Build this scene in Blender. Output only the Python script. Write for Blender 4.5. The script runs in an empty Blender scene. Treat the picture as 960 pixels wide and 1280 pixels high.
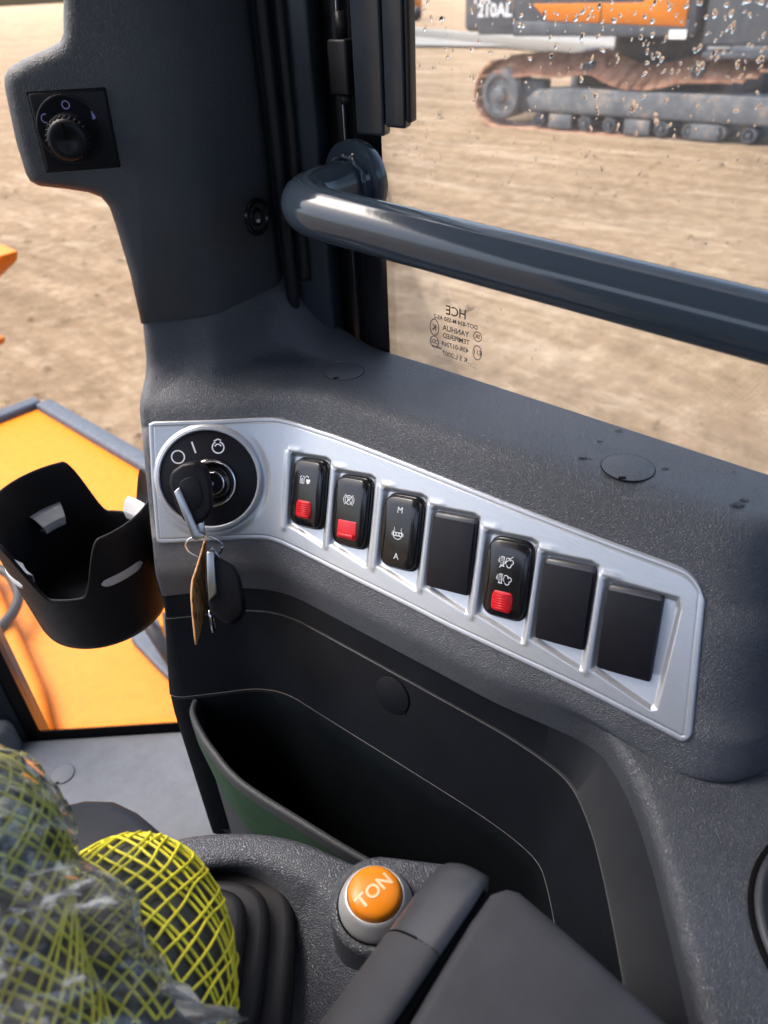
import bpy, bmesh, math, random
import numpy as np
from mathutils import Vector, Matrix
random.seed(7); np.random.seed(7)
scene = bpy.context.scene
COL = scene.collection

# ------------------------------------------------------------------ camera
F = 924.0                                   # focal length in pixels of a 960x1280 frame
def nrm(v):
    v = np.array(v, float); return v / np.linalg.norm(v)
_u = -nrm((68, -1290, -F))
_y = np.array((-1211., 585., -F)); _y = nrm(_y - _u * _y.dot(_u))
_x = np.cross(_y, _u)
R = np.array([_x, _y, _u])                  # world = R @ camera ; X cab right, Y cab front, Z up
cam_d = bpy.data.cameras.new("camera"); cam = bpy.data.objects.new("camera", cam_d); COL.objects.link(cam)
cam.matrix_world = Matrix([list(R[i]) + [0.0] for i in range(3)] + [[0, 0, 0, 1]])
cam_d.sensor_width = 36; cam_d.lens = F / 1280 * 36
cam_d.clip_start = 0.02; cam_d.clip_end = 2000
cam_d.dof.use_dof = True; cam_d.dof.focus_distance = 0.58; cam_d.dof.aperture_fstop = 8.0
scene.camera = cam

# ------------------------------------------------------------------ light
SUN_EL, SUN_AZ = math.radians(62), math.radians(333)    # azimuth measured from +Y towards +X
world = bpy.data.worlds.new("World"); scene.world = world; world.use_nodes = True
wn = world.node_tree
sky = wn.nodes.new("ShaderNodeTexSky"); sky.sky_type = 'NISHITA'; sky.sun_disc = False
sky.sun_elevation = SUN_EL; sky.sun_rotation = SUN_AZ
sky.air_density = 1.0; sky.dust_density = 6.0; sky.ozone_density = 1.0
bgn = wn.nodes["Background"]; bgn.inputs[1].default_value = 0.15
wn.links.new(sky.outputs[0], bgn.inputs[0])
sun_d = bpy.data.lights.new("sun", 'SUN'); sun = bpy.data.objects.new("sun", sun_d); COL.objects.link(sun)
sun_d.energy = 0.8; sun_d.angle = math.radians(40); sun_d.color = (1.0, 0.95, 0.88)
sd = Vector((math.sin(SUN_AZ) * math.cos(SUN_EL), math.cos(SUN_AZ) * math.cos(SUN_EL), math.sin(SUN_EL)))
sun.rotation_euler = sd.to_track_quat('Z', 'Y').to_euler()
scene.view_settings.view_transform = 'Standard'; scene.view_settings.look = 'None'
scene.view_settings.exposure = 2.05; scene.view_settings.gamma = 1.0
scene.cycles.max_bounces = 10; scene.cycles.transparent_max_bounces = 16
scene.cycles.caustics_reflective = False; scene.cycles.caustics_refractive = False

# ------------------------------------------------------------------ rays onto real planes
def ray(px, py): return R @ nrm((px - 480, -(py - 640), -F))
def onX(px, py, X): r = ray(px, py); return r * X / r[0]
def onY(px, py, X): r = ray(px, py); return r * X / r[1]
def onZ(px, py, X): r = ray(px, py); return r * X / r[2]
def onP(px, py, p0, n): r = ray(px, py); return r * np.dot(p0, n) / r.dot(n)
def pj(p):
    c = R.T @ np.array(p); return np.array((480 + F * c[0] / -c[2], 640 - F * c[1] / -c[2]))

# ------------------------------------------------------------------ materials
def mat(name, color, rough=0.5, metal=0.0, spec=0.5, coat=0.0, trans=0.0, ior=1.45):
    m = bpy.data.materials.new(name); m.use_nodes = True
    b = m.node_tree.nodes["Principled BSDF"]
    b.inputs["Base Color"].default_value = (*color, 1); b.inputs["Roughness"].default_value = rough
    b.inputs["Metallic"].default_value = metal; b.inputs["Specular IOR Level"].default_value = spec
    b.inputs["Coat Weight"].default_value = coat; b.inputs["Coat Roughness"].default_value = 0.06
    b.inputs["Transmission Weight"].default_value = trans; b.inputs["IOR"].default_value = ior
    return m
def nd(m, t, **kw):
    n = m.node_tree.nodes.new(t)
    for k, v in kw.items(): setattr(n, k, v)
    return n
def lk(m, a, b): m.node_tree.links.new(a, b)
def bsdf(m): return m.node_tree.nodes["Principled BSDF"]
def coords(m, scale=(1, 1, 1), rot=(0, 0, 0)):
    g = nd(m, "ShaderNodeNewGeometry"); mp = nd(m, "ShaderNodeMapping")
    mp.inputs["Scale"].default_value = scale; mp.inputs["Rotation"].default_value = rot
    lk(m, g.outputs["Position"], mp.inputs[0]); return mp.outputs[0]
def noise(m, co, scale, detail=3, rough=0.55, dist=0):
    n = nd(m, "ShaderNodeTexNoise"); n.inputs["Scale"].default_value = scale; n.inputs["Detail"].default_value = detail
    n.inputs["Roughness"].default_value = rough; n.inputs["Distortion"].default_value = dist
    lk(m, co, n.inputs["Vector"]); return n.outputs["Fac"]
def ramp(m, fac, stops):
    r = nd(m, "ShaderNodeValToRGB"); e = r.color_ramp.elements
    while len(e) < len(stops): e.new(0.5)
    for i, (p, c) in enumerate(stops):
        e[i].position = p; e[i].color = (*c, 1) if len(c) == 3 else c
    lk(m, fac, r.inputs[0]); return r.outputs[0]
def bump(m, h, strength, dist, normal=None):
    b = nd(m, "ShaderNodeBump"); b.inputs["Strength"].default_value = strength; b.inputs["Distance"].default_value = dist
    lk(m, h, b.inputs["Height"])
    if normal is not None: lk(m, normal, b.inputs["Normal"])
    return b.outputs[0]
def mix(m, fac, a, b):
    x = nd(m, "ShaderNodeMix"); x.data_type = 'RGBA'
    if isinstance(fac, float): x.inputs[0].default_value = fac
    else: lk(m, fac, x.inputs[0])
    for v, i in ((a, 6), (b, 7)):
        if isinstance(v, tuple): x.inputs[i].default_value = (*v, 1)
        else: lk(m, v, x.inputs[i])
    return x.outputs[2]
def grain(name, color, rough=0.5, scale=620, strength=0.55, dist=0.0004, spec=0.5, dust=0.0):
    """moulded plastic with a leather grain, faint dust and handling marks"""
    m = mat(name, color, rough, spec=spec)
    co = coords(m)
    w = nd(m, "ShaderNodeTexNoise"); w.inputs["Scale"].default_value = scale * 0.35; lk(m, co, w.inputs["Vector"])
    ad = nd(m, "ShaderNodeVectorMath", operation='MULTIPLY_ADD')
    lk(m, w.outputs["Color"], ad.inputs[0]); ad.inputs[1].default_value = (0.004,) * 3; lk(m, co, ad.inputs[2])
    v = nd(m, "ShaderNodeTexVoronoi", feature='DISTANCE_TO_EDGE'); v.inputs["Scale"].default_value = scale
    lk(m, ad.outputs[0], v.inputs["Vector"])
    h = ramp(m, v.outputs["Distance"], [(0.0, (0, 0, 0)), (0.22, (0.85,) * 3), (0.6, (1, 1, 1))])
    fine = noise(m, co, scale * 3, 2)
    nb = bump(m, h, strength, dist); nb = bump(m, fine, 0.12, 0.0002, nb)
    lk(m, nb, bsdf(m).inputs["Normal"])
    big = noise(m, co, 9, 4, 0.65)
    c1 = tuple(c * 0.82 for c in color); c2 = tuple(c * 1.2 + dust for c in color)
    lk(m, ramp(m, big, [(0.3, c1), (0.72, c2)]), bsdf(m).inputs["Base Color"])
    rr = nd(m, "ShaderNodeMapRange"); rr.inputs[3].default_value = rough - 0.07; rr.inputs[4].default_value = rough + 0.1
    lk(m, noise(m, co, 35, 4, 0.7), rr.inputs[0]); lk(m, rr.outputs[0], bsdf(m).inputs["Roughness"])
    return m
def smooth_plastic(name, color, rough=0.35, spec=0.5, coat=0.0, var=0.15, bscale=900, bstr=0.08):
    m = mat(name, color, rough, spec=spec, coat=coat)
    co = coords(m)
    c1 = tuple(c * (1 - var) for c in color); c2 = tuple(c * (1 + var) for c in color)
    lk(m, ramp(m, noise(m, co, 40, 4, 0.7), [(0.3, c1), (0.7, c2)]), bsdf(m).inputs["Base Color"])
    lk(m, bump(m, noise(m, co, bscale, 2), bstr, 0.0003), bsdf(m).inputs["Normal"])
    rr = nd(m, "ShaderNodeMapRange"); rr.inputs[3].default_value = rough * 0.8; rr.inputs[4].default_value = rough * 1.3
    lk(m, noise(m, co, 60, 5, 0.75), rr.inputs[0]); lk(m, rr.outputs[0], bsdf(m).inputs["Roughness"])
    return m

M = {}
M['trim'] = grain('grained_charcoal_plastic', (0.060, 0.067, 0.080), 0.40, 680, 0.65, 0.00045, 0.75)
M['trim_pillar'] = grain('grained_pillar_plastic', (0.044, 0.050, 0.060), 0.42, 720, 0.6, 0.00042, 0.65)
M['wall'] = smooth_plastic('smooth_bin_plastic', (0.009, 0.011, 0.015), 0.42, 0.16)  # darkened below the trim: the low light there is put into the colour
M['bin'] = smooth_plastic('bin_plastic', (0.006, 0.008, 0.010), 0.5, 0.12)  # bin inside darkened likewise, its shade put into the colour
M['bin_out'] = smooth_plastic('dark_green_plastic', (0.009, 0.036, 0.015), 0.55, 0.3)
M['lip'] = grain('dark_lip_plastic', (0.024, 0.027, 0.032), 0.5, 680, 0.4, 0.0003, 0.4)
M['pod'] = grain('coarse_grained_grey_plastic', (0.062, 0.068, 0.082), 0.36, 560, 0.75, 0.0005, 0.6)
M['seam'] = mat('seam_highlight', (0.10, 0.10, 0.105), 0.4)  # pale colour painting the highlights along moulded edges
M['gap'] = mat('black_gap', (0.004, 0.004, 0.005), 0.8, spec=0.1)
M['gloss'] = smooth_plastic('gloss_black_switch', (0.008, 0.008, 0.010), 0.16, 0.5, 0.0, 0.1, 700, 0.02)
M['satin'] = smooth_plastic('satin_black_plastic', (0.007, 0.007, 0.010), 0.4, 0.25)
M['surround'] = smooth_plastic('blank_surround', (0.05, 0.053, 0.06), 0.3, 0.6, 0.0, 0.1)
M['red'] = smooth_plastic('red_plastic', (0.62, 0.008, 0.018), 0.35, 0.5, 0.0, 0.08)
M['white'] = mat('white_print', (0.72, 0.74, 0.78), 0.5)
M['ink'] = mat('black_glass_print', (0.03, 0.03, 0.035), 0.7)
M['purple'] = mat('pale_violet_print', (0.25, 0.24, 0.5), 0.4)
M['chrome'] = mat('chrome', (0.72, 0.72, 0.74), 0.12, 1.0)
M['steelgrey'] = mat('satin_metal', (0.42, 0.44, 0.46), 0.35, 1.0)
M['conemetal'] = mat('matt_silver', (0.55, 0.56, 0.58), 0.38, 0.5)
M['rail'] = mat('blue_grey_gloss_paint', (0.034, 0.049, 0.068), 0.11, spec=0.5, coat=0.0)
m = M['rail']; lk(m, bump(m, noise(m, coords(m), 130, 2), 0.05, 0.001), bsdf(m).inputs["Normal"])
M['frame'] = smooth_plastic('dark_frame_paint', (0.026, 0.034, 0.046), 0.3, 0.5, 0.1)
M['rubber'] = smooth_plastic('black_rubber', (0.012, 0.012, 0.014), 0.45, 0.4)
M['cup'] = smooth_plastic('cup_black_plastic', (0.008, 0.008, 0.010), 0.5, 0.22)
M['pad'] = smooth_plastic('grey_soft_rubber', (0.42, 0.43, 0.45), 0.6, 0.3)
M['ledge'] = smooth_plastic('grey_floor_trim', (0.105, 0.112, 0.128), 0.6, 0.3, 0, 0.12, 300, 0.2)
M['arm'] = smooth_plastic('armrest_skin', (0.052, 0.053, 0.058), 0.62, 0.3, 0, 0.12, 1800, 0.25)
M['armcap'] = grain('armrest_cap', (0.05, 0.053, 0.06), 0.38, 900, 0.15, 0.0002)
M['orange'] = smooth_plastic('orange_machine_paint', (0.52, 0.150, 0.004), 0.5, 0.25, 0.0, 0.10, 60, 0.05)
M['orange_btn'] = smooth_plastic('orange_button', (0.82, 0.25, 0.008), 0.3, 0.5, 0.0, 0.05)
M['btn_text'] = mat('button_print', (0.9, 0.62, 0.36), 0.5)
M['machgrey'] = smooth_plastic('dark_machine_paint', (0.045, 0.058, 0.08), 0.5, 0.4, 0, 0.3, 30, 0.1)
M['paleplate'] = mat('pale_sticker', (0.75, 0.74, 0.70), 0.5)
M['yellow'] = smooth_plastic('yellow_net_plastic', (0.86, 0.78, 0.05), 0.35, 0.5)
M['grip'] = grain('grip_rubber', (0.05, 0.055, 0.052), 0.55, 700, 0.3)
M['concrete'] = smooth_plastic('pale_concrete', (0.20, 0.197, 0.19), 0.85, 0.2, 0, 0.15, 8, 0.3)
M['cab'] = smooth_plastic('cab_lining', (0.20, 0.20, 0.20), 0.7, 0.3)
M['caboutside'] = smooth_plastic('cab_skin', (0.06, 0.065, 0.07), 0.5, 0.3)

# silver brushed fascia
m = mat('brushed_silver', (0.46, 0.485, 0.515), 0.34, 0.55); M['silver'] = m
co = coords(m, (2500, 60, 400), (0, 0, 0.1))
bn = noise(m, co, 1.0, 3, 0.6)
lk(m, ramp(m, bn, [(0.3, (0.43, 0.455, 0.49)), (0.7, (0.49, 0.515, 0.55))]), bsdf(m).inputs["Base Color"])
lk(m, bump(m, bn, 0.06, 0.0002), bsdf(m).inputs["Normal"])

# dirt yard
m = mat('sandy_dirt', (0.4, 0.3, 0.2), 0.95, spec=0.15); M['dirt'] = m
co = coords(m)
co2 = coords(m, (2.2, 0.5, 1), (0, 0, math.radians(8)))
a = noise(m, co2, 0.9, 8, 0.7, 0.4); co3 = coords(m, (2.4, 0.42, 1), (0, 0, math.radians(-5))); st3 = noise(m, co3, 0.9, 7, 0.68, 0.9); b_ = noise(m, co, 5.5, 10, 0.78); c_ = noise(m, co, 0.12, 3)
base = ramp(m, a, [(0.30, (0.17, 0.118, 0.075)), (0.5, (0.35, 0.25, 0.158)), (0.68, (0.58, 0.455, 0.32))])
clod = ramp(m, b_, [(0.33, (0.14, 0.098, 0.063)), (0.52, (0.37, 0.27, 0.175)), (0.68, (0.68, 0.56, 0.42))])
col = mix(m, 0.5, base, clod)
col = mix(m, ramp(m, c_, [(0.4, (0, 0, 0)), (0.7, (0.35,) * 3)]), col, (0.22, 0.155, 0.10))
col = mix(m, ramp(m, st3, [(0.36, (0.5,) * 3), (0.50, (0, 0, 0))]), col, (0.24, 0.165, 0.10)); col = mix(m, ramp(m, st3, [(0.54, (0, 0, 0)), (0.72, (0.5,) * 3)]), col, (0.66, 0.55, 0.42))
lk(m, col, bsdf(m).inputs["Base Color"])
lk(m, bump(m, b_, 1.0, 0.10, bump(m, a, 0.9, 0.25, bump(m, st3, 0.8, 0.3))), bsdf(m).inputs["Normal"])
# rusty muddy track steel
m = mat('muddy_rusty_steel', (0.2, 0.1, 0.06), 0.75); M['rust'] = m
lk(m, ramp(m, noise(m, coords(m), 5, 5, 0.7), [(0.3, (0.20, 0.10, 0.065)), (0.5, (0.46, 0.25, 0.165)), (0.7, (0.56, 0.38, 0.27))]), bsdf(m).inputs["Base Color"])
m = mat('muddy_grey_steel', (0.1, 0.11, 0.12), 0.7); M['mud'] = m
lk(m, ramp(m, noise(m, coords(m), 2.5, 6, 0.7), [(0.35, (0.06, 0.07, 0.085)), (0.55, (0.12, 0.13, 0.145)), (0.72, (0.34, 0.26, 0.19))]), bsdf(m).inputs["Base Color"])
m = mat('muddy_machine_paint', (0.05, 0.06, 0.08), 0.55); M['exc'] = m
lk(m, ramp(m, noise(m, coords(m, (1, 1, .45)), 3.5, 7, 0.75), [(0.4, (0.038, 0.05, 0.072)), (0.58, (0.065, 0.075, 0.09)), (0.74, (0.20, 0.165, 0.125))]), bsdf(m).inputs["Base Color"])
lk(m, bump(m, noise(m, coords(m), 12, 4), 0.2, 0.01), bsdf(m).inputs["Normal"])
# kraft paper tag with a stamped stain
m = mat('kraft_paper', (0.5, 0.3, 0.15), 0.85, spec=0.1); M['paper'] = m
lk(m, ramp(m, noise(m, coords(m, (150, 150, 45)), 1.0, 4, 0.7), [(0.36, (0.20, 0.09, 0.045)), (0.48, (0.60, 0.29, 0.10)), (0.72, (0.74, 0.50, 0.30))]), bsdf(m).inputs["Base Color"])
M['paper_edge'] = mat('paper_edge', (0.62, 0.42, 0.27), 0.8)

def clear(name, tint=(1, 1, 1), refl=1.0, rough=0.0, haze=0.0, bumpscale=0):
    m = bpy.data.materials.new(name); m.use_nodes = True; t = m.node_tree
    for n in list(t.nodes):
        if n.type == 'BSDF_PRINCIPLED': t.nodes.remove(n)
    out = [n for n in t.nodes if n.type == 'OUTPUT_MATERIAL'][0]
    tr = nd(m, "ShaderNodeBsdfTransparent"); tr.inputs[0].default_value = (*tint, 1)
    gl = nd(m, "ShaderNodeBsdfGlossy"); gl.inputs["Roughness"].default_value = rough
    fr = nd(m, "ShaderNodeFresnel"); fr.inputs[0].default_value = 1.45
    mu = nd(m, "ShaderNodeMath", operation='MULTIPLY'); mu.inputs[1].default_value = refl; lk(m, fr.outputs[0], mu.inputs[0])
    mx = nd(m, "ShaderNodeMixShader"); lk(m, mu.outputs[0], mx.inputs[0]); lk(m, tr.outputs[0], mx.inputs[1]); lk(m, gl.outputs[0], mx.inputs[2])
    last = mx
    if bumpscale:
        nb = bump(m, noise(m, coords(m), 120, 2), 0.15, 0.002); lk(m, nb, gl.inputs['Normal'])
    if haze:
        df = nd(m, "ShaderNodeBsdfDiffuse"); df.inputs[0].default_value = (0.95, 0.97, 0.98, 1)
        tl = nd(m, "ShaderNodeBsdfTranslucent"); tl.inputs[0].default_value = (0.9, 0.93, 0.95, 1)
        dm = nd(m, "ShaderNodeMixShader"); lk(m, df.outputs[0], dm.inputs[1]); lk(m, tl.outputs[0], dm.inputs[2])
        m2 = nd(m, "ShaderNodeMixShader"); m2.inputs[0].default_value = haze
        if bumpscale:
            hz = ramp(m, noise(m, coords(m, (1, 1, .4), (.5, .3, .6)), bumpscale * 1.5, 4, 0.65, 1.6), [(0.42, (haze * 0.35,) * 3), (0.57, (haze * 1.1,) * 3), (0.66, (haze * 4.8,) * 3)])  # cloudy creases plus bright reflections put into the film as white patches
            lk(m, hz, m2.inputs[0])
        lk(m, mx.outputs[0], m2.inputs[1]); lk(m, dm.outputs[0], m2.inputs[2]); last = m2
    lk(m, last.outputs[0], out.inputs[0]); return m
M['glass'] = clear('window_glass', (0.96, 0.97, 0.96), 0.6, 0.0, 0.03)
M['front_glass'] = clear('front_window_glass', (0.97, 0.97, 0.96), 0.12)
M['film'] = clear('clear_plastic_film', (0.95, 0.965, 0.97), 1.6, 0.06, 0.15, 28)
m = mat('water', (1, 1, 1), 0.0, trans=1.0, ior=1.15); M['water'] = m

# ------------------------------------------------------------------ object helpers
def thing(name, label, cat, loc, group=None, rot=None):
    o = bpy.data.objects.new(name, None); COL.objects.link(o); o.empty_display_size = 0.02
    o.location = Vector([float(v) for v in loc])
    if rot is not None:
        mm = Matrix([[float(rot[j][i]) for j in range(3)] for i in range(3)]).to_4x4(); mm.translation = o.location; o.matrix_world = mm
    o['label'] = label; o['category'] = cat
    if group: o['group'] = group
    return o
def tag(o, label=None, cat=None, group=None, kind=None):
    for k, v in (('label', label), ('category', cat), ('group', group), ('kind', kind)):
        if v: o[k] = v
    return o
WLOC = {}
def world_loc(o):
    l = Vector(o.location); p = o.parent
    while p: l += Vector(p.location); p = p.parent
    return l
def mk(name, V, Fc, mt, parent=None, smooth=True, local=False, loc=None, angle=None):
    """one mesh object; V in world coordinates unless local"""
    V = np.asarray(V, float).reshape(-1, 3)
    off = np.zeros(3)
    if parent is not None and not local: off = np.array(world_loc(parent))
    if parent is None: off = V.mean(0) if loc is None else np.array(loc); 
    me = bpy.data.meshes.new(name); me.from_pydata((V - off).tolist(), [], [list(map(int, f)) for f in Fc])
    me.validate(); me.update()
    bm = bmesh.new(); bm.from_mesh(me); bmesh.ops.recalc_face_normals(bm, faces=bm.faces); bm.to_mesh(me); bm.free()
    if smooth: me.shade_smooth() if hasattr(me, 'shade_smooth') else None
    o = bpy.data.objects.new(name, me); COL.objects.link(o)
    if mt is not None: me.materials.append(mt)
    if parent is not None: o.parent = parent
    else: o.location = Vector(off.tolist())
    if angle is not None and smooth: me.set_sharp_from_angle(angle=math.radians(angle))
    return o
def bevel(o, w, seg=3, ang=30):
    b = o.modifiers.new('bevel', 'BEVEL'); b.width = w; b.segments = seg; b.limit_method = 'ANGLE'; b.angle_limit = math.radians(ang)
    b.harden_normals = False; return o
def grid(P, closed_u=False, closed_v=False):
    """P[nu,nv,3] -> verts, faces"""
    nu, nv = P.shape[:2]; V = P.reshape(-1, 3); Fc = []
    for i in range(nu if closed_u else nu - 1):
        i2 = (i + 1) % nu
        for j in range(nv if closed_v else nv - 1):
            j2 = (j + 1) % nv
            Fc.append((i * nv + j, i2 * nv + j, i2 * nv + j2, i * nv + j2))
    return V, Fc
def tube(path, r, sides=10, closed=False, caps=True):
    P = np.asarray(path, float); n = len(P)
    if np.isscalar(r): r = np.full(n, r)
    T = np.gradient(P, axis=0) if not closed else (np.roll(P, -1, 0) - np.roll(P, 1, 0))
    T /= np.linalg.norm(T, axis=1)[:, None] + 1e-12
    a = np.array((0, 0, 1.0)) if abs(T[0][2]) < 0.9 else np.array((1.0, 0, 0))
    N = np.cross(T[0], a); N /= np.linalg.norm(N); G = []
    for i in range(n):
        N = N - T[i] * N.dot(T[i]); N /= np.linalg.norm(N); B = np.cross(T[i], N)
        th = np.linspace(0, 2 * math.pi, sides, endpoint=False)
        G.append(P[i] + r[i] * (np.cos(th)[:, None] * N + np.sin(th)[:, None] * B))
    V, Fc = grid(np.array(G), closed, True)
    if caps and not closed:
        Fc.append(tuple(range(sides))); Fc.append(tuple((n - 1) * sides + k for k in range(sides)))
    return V, Fc
def join(*parts):
    V = []; Fc = []; k = 0
    for v, f in parts:
        V.append(np.asarray(v).reshape(-1, 3)); Fc += [tuple(int(i) + k for i in q) for q in f]; k += len(V[-1])
    return np.vstack(V), Fc
def prism(poly, n, depth):
    """polygon (3D) extruded by depth along n"""
    P = np.asarray(poly, float); k = len(P); Q = P + np.asarray(n, float) * depth
    return np.vstack([P, Q]), [tuple(range(k)), tuple(range(2 * k - 1, k - 1, -1))] + [(i, (i + 1) % k, k + (i + 1) % k, k + i) for i in range(k)]
def box(c, h, ax=None):
    c = np.array(c, float); ax = np.eye(3) if ax is None else np.array(ax)
    V = [c + ax[0] * sx * h[0] + ax[1] * sy * h[1] + ax[2] * sz * h[2] for sx in (-1, 1) for sy in (-1, 1) for sz in (-1, 1)]
    return np.array(V), [(0, 1, 3, 2), (4, 6, 7, 5), (0, 4, 5, 1), (2, 3, 7, 6), (0, 2, 6, 4), (1, 5, 7, 3)]
def catmull(P, n, closed=False):
    P = np.asarray(P, float); k = len(P); out = []
    if closed: Q = np.vstack([P[-1], P, P[0], P[1]]); segs = k
    else: Q = np.vstack([2 * P[0] - P[1], P, 2 * P[-1] - P[-2]]); segs = k - 1
    d = np.linalg.norm(np.diff(np.vstack([P, P[:1]]) if closed else P, axis=0), axis=1); cum = np.concatenate([[0], np.cumsum(d)])
    for s in np.linspace(0, cum[segs], n, endpoint=not closed):
        i = min(int(np.searchsorted(cum, s, side='right')) - 1, segs - 1); t = (s - cum[i]) / max(cum[i + 1] - cum[i], 1e-9)
        a, b, c, e = Q[i], Q[i + 1], Q[i + 2], Q[i + 3]
        out.append(0.5 * (2 * b + (c - a) * t + (2 * a - 5 * b + 4 * c - e) * t * t + (3 * b - a - 3 * c + e) * t ** 3))
    return np.array(out)
def resample(P, n):
    P = np.asarray(P, float); d = np.concatenate([[0], np.cumsum(np.linalg.norm(np.diff(P, axis=0), axis=1))])
    s = np.linspace(0, d[-1], n); return np.stack([np.interp(s, d, P[:, k]) for k in range(P.shape[1])], 1)
def lathe(prof, c, ax, n=48, close=True):
    """prof [(r,h)]; ax = (ex,ey,ez) rows"""
    th = np.linspace(0, 2 * math.pi, n, endpoint=False); ax = np.array(ax); G = []
    for r, h in prof: G.append(np.array(c) + r * (np.cos(th)[:, None] * ax[0] + np.sin(th)[:, None] * ax[1]) + h * ax[2])
    V, Fc = grid(np.array(G), False, True)
    if close:
        Fc.append(tuple(range(n))); Fc.append(tuple((len(prof) - 1) * n + k for k in range(n)))
    return V, Fc
def ribbon(pts, w, fr, h=0.0002, closed=False):
    """flat printed stroke: 2D points in frame fr=(o,ex,ey,ez)"""
    P = np.asarray(pts, float); n = len(P); o, ex, ey, ez = fr
    T = (np.roll(P, -1, 0) - np.roll(P, 1, 0)) if closed else np.gradient(P, axis=0)
    T /= np.linalg.norm(T, axis=1)[:, None] + 1e-12; N = np.stack([-T[:, 1], T[:, 0]], 1) * w / 2
    L = P + N; Rr = P - N
    V = [o + p[0] * ex + p[1] * ey + h * ez for p in np.vstack([L, Rr])]
    Fc = [(i, (i + 1) % n, n + (i + 1) % n, n + i) for i in range(n if closed else n - 1)]
    return np.array(V), Fc
def flat(poly, fr, h=0.0002):
    o, ex, ey, ez = fr; return np.array([o + p[0] * ex + p[1] * ey + h * ez for p in poly]), [tuple(range(len(poly)))]
def circ(cx, cy, r, n=24, a0=0, a1=2 * math.pi, ry=None):
    full = abs(a1 - a0 - 2 * math.pi) < 1e-6
    th = np.linspace(a0, a1, n, endpoint=not full); return np.stack([cx + r * np.cos(th), cy + (ry or r) * np.sin(th)], 1)
def text_vf(s, size, fr, h=0.0002, mirror=False, align='CENTER', bold=0.0, sx=1.0):
    cu = bpy.data.curves.new('lettering', 'FONT'); cu.body = s; cu.size = size; cu.align_x = align; cu.align_y = 'CENTER'; cu.offset = bold; cu.resolution_u = 3
    o = bpy.data.objects.new('lettering', cu); COL.objects.link(o)
    me = bpy.data.meshes.new_from_object(o); bpy.data.objects.remove(o); bpy.data.curves.remove(cu)
    oo, ex, ey, ez = fr
    V = np.array([oo + (-1 if mirror else 1) * sx * v.co.x * ex + v.co.y * ey + h * ez for v in me.vertices]); Fc = [tuple(p.vertices) for p in me.polygons]
    bpy.data.meshes.remove(me); return V, Fc
def sstep(a, b, x): t = np.clip((x - a) / (b - a), 0, 1); return t * t * (3 - 2 * t)

# ================================================================== SETTING
GZ = -2.2
nG = 90
xs = np.sign(np.linspace(-1, 1, nG)) * np.abs(np.linspace(-1, 1, nG)) ** 3 * 600; xs = xs + 6
G = np.array([[(x, y, GZ + 0.05 * math.sin(x * 1.1 + 0.4 * y) * math.exp(-((x - 5) / 9) ** 2 - ((y - 4) / 9) ** 2)) for y in xs] for x in xs])
gv, gf = grid(G); tag(mk('ground', gv, gf, M['dirt'], loc=(0, 0, GZ)), kind='structure')
cl = []; r_g = np.random.RandomState(11)
ico = [(0, 0, 1), (.9, 0, .3), (.28, .85, .35), (-.72, .52, .3), (-.72, -.52, .35), (.28, -.85, .3)]
for i in range(5200):
    if i < 1600: x, y = r_g.uniform(.6, 3.6), r_g.uniform(1.5, 6.5)
    else: x, y = 1.5 + 15 * r_g.rand() ** 1.3, r_g.uniform(.5, 16)
    sz = .012 * math.exp(r_g.normal(0, .55)) * (1 if i < 1600 else 1.8); an_ = r_g.uniform(0, 6.28); zz = GZ + 0.05 * math.sin(x * 1.1 + 0.4 * y) * math.exp(-((x - 5) / 9) ** 2 - ((y - 4) / 9) ** 2)
    q = np.array(ico) * (sz * r_g.uniform(.7, 1.5), sz * r_g.uniform(.6, 1.2), sz * r_g.uniform(.5, .9)) * r_g.uniform(.8, 1.2, (6, 1)); c_a, s_a = math.cos(an_), math.sin(an_)
    q = np.stack([q[:, 0] * c_a - q[:, 1] * s_a + x, q[:, 0] * s_a + q[:, 1] * c_a + y, q[:, 2] + zz - sz * .25], 1)
    cl.append((q, [(0, 1, 2), (0, 2, 3), (0, 3, 4), (0, 4, 5), (0, 5, 1)]))
tag(mk('loose_stones', *join(*cl), M['dirt'], smooth=False), 'small stones and clods scattered over the sandy yard', 'stones', kind='stuff')
def struct(name, vf, mt, bev=0): 
    o = mk(name, *vf, mt, smooth=False); tag(o, kind='structure')
    if bev: bevel(o, bev)
    return o
struct('road', prism([(27, -60, GZ + .06), (33, -60, GZ + .06), (33, 27, GZ + .06), (27, 27, GZ + .06)], (0, 0, 1), 0.05), M['concrete'])
# cab shell round the camera (roof, floor, rear and sides), unseen; roof lengthened against the sun
struct('cab_roof', box((-0.33, -0.17, 0.62), (0.84, 0.95, 0.03)), M['cab'])
struct('cab_floor', box((-0.40, 0.05, -1.25), (0.84, 0.78, 0.02)), M['caboutside'])
struct('cab_rear_wall', box((-0.33, -1.1, -0.62), (0.83, 0.03, 0.65)), M['caboutside'])  # raised to keep light off the lower console
struct('cab_side_wall', box((0.475, -0.18, -0.78), (0.012, 0.60, 0.48)), M['caboutside'])
struct('cab_door', box((-1.2, -0.22, -0.56), (0.03, 0.90, 0.71)), M['caboutside'])  # unseen solid panel, raised to block light from the left
struct('cab_door_pillar', box((-1.16, -0.95, 0.2), (0.04, 0.15, 0.42)), M['caboutside'])

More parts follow.
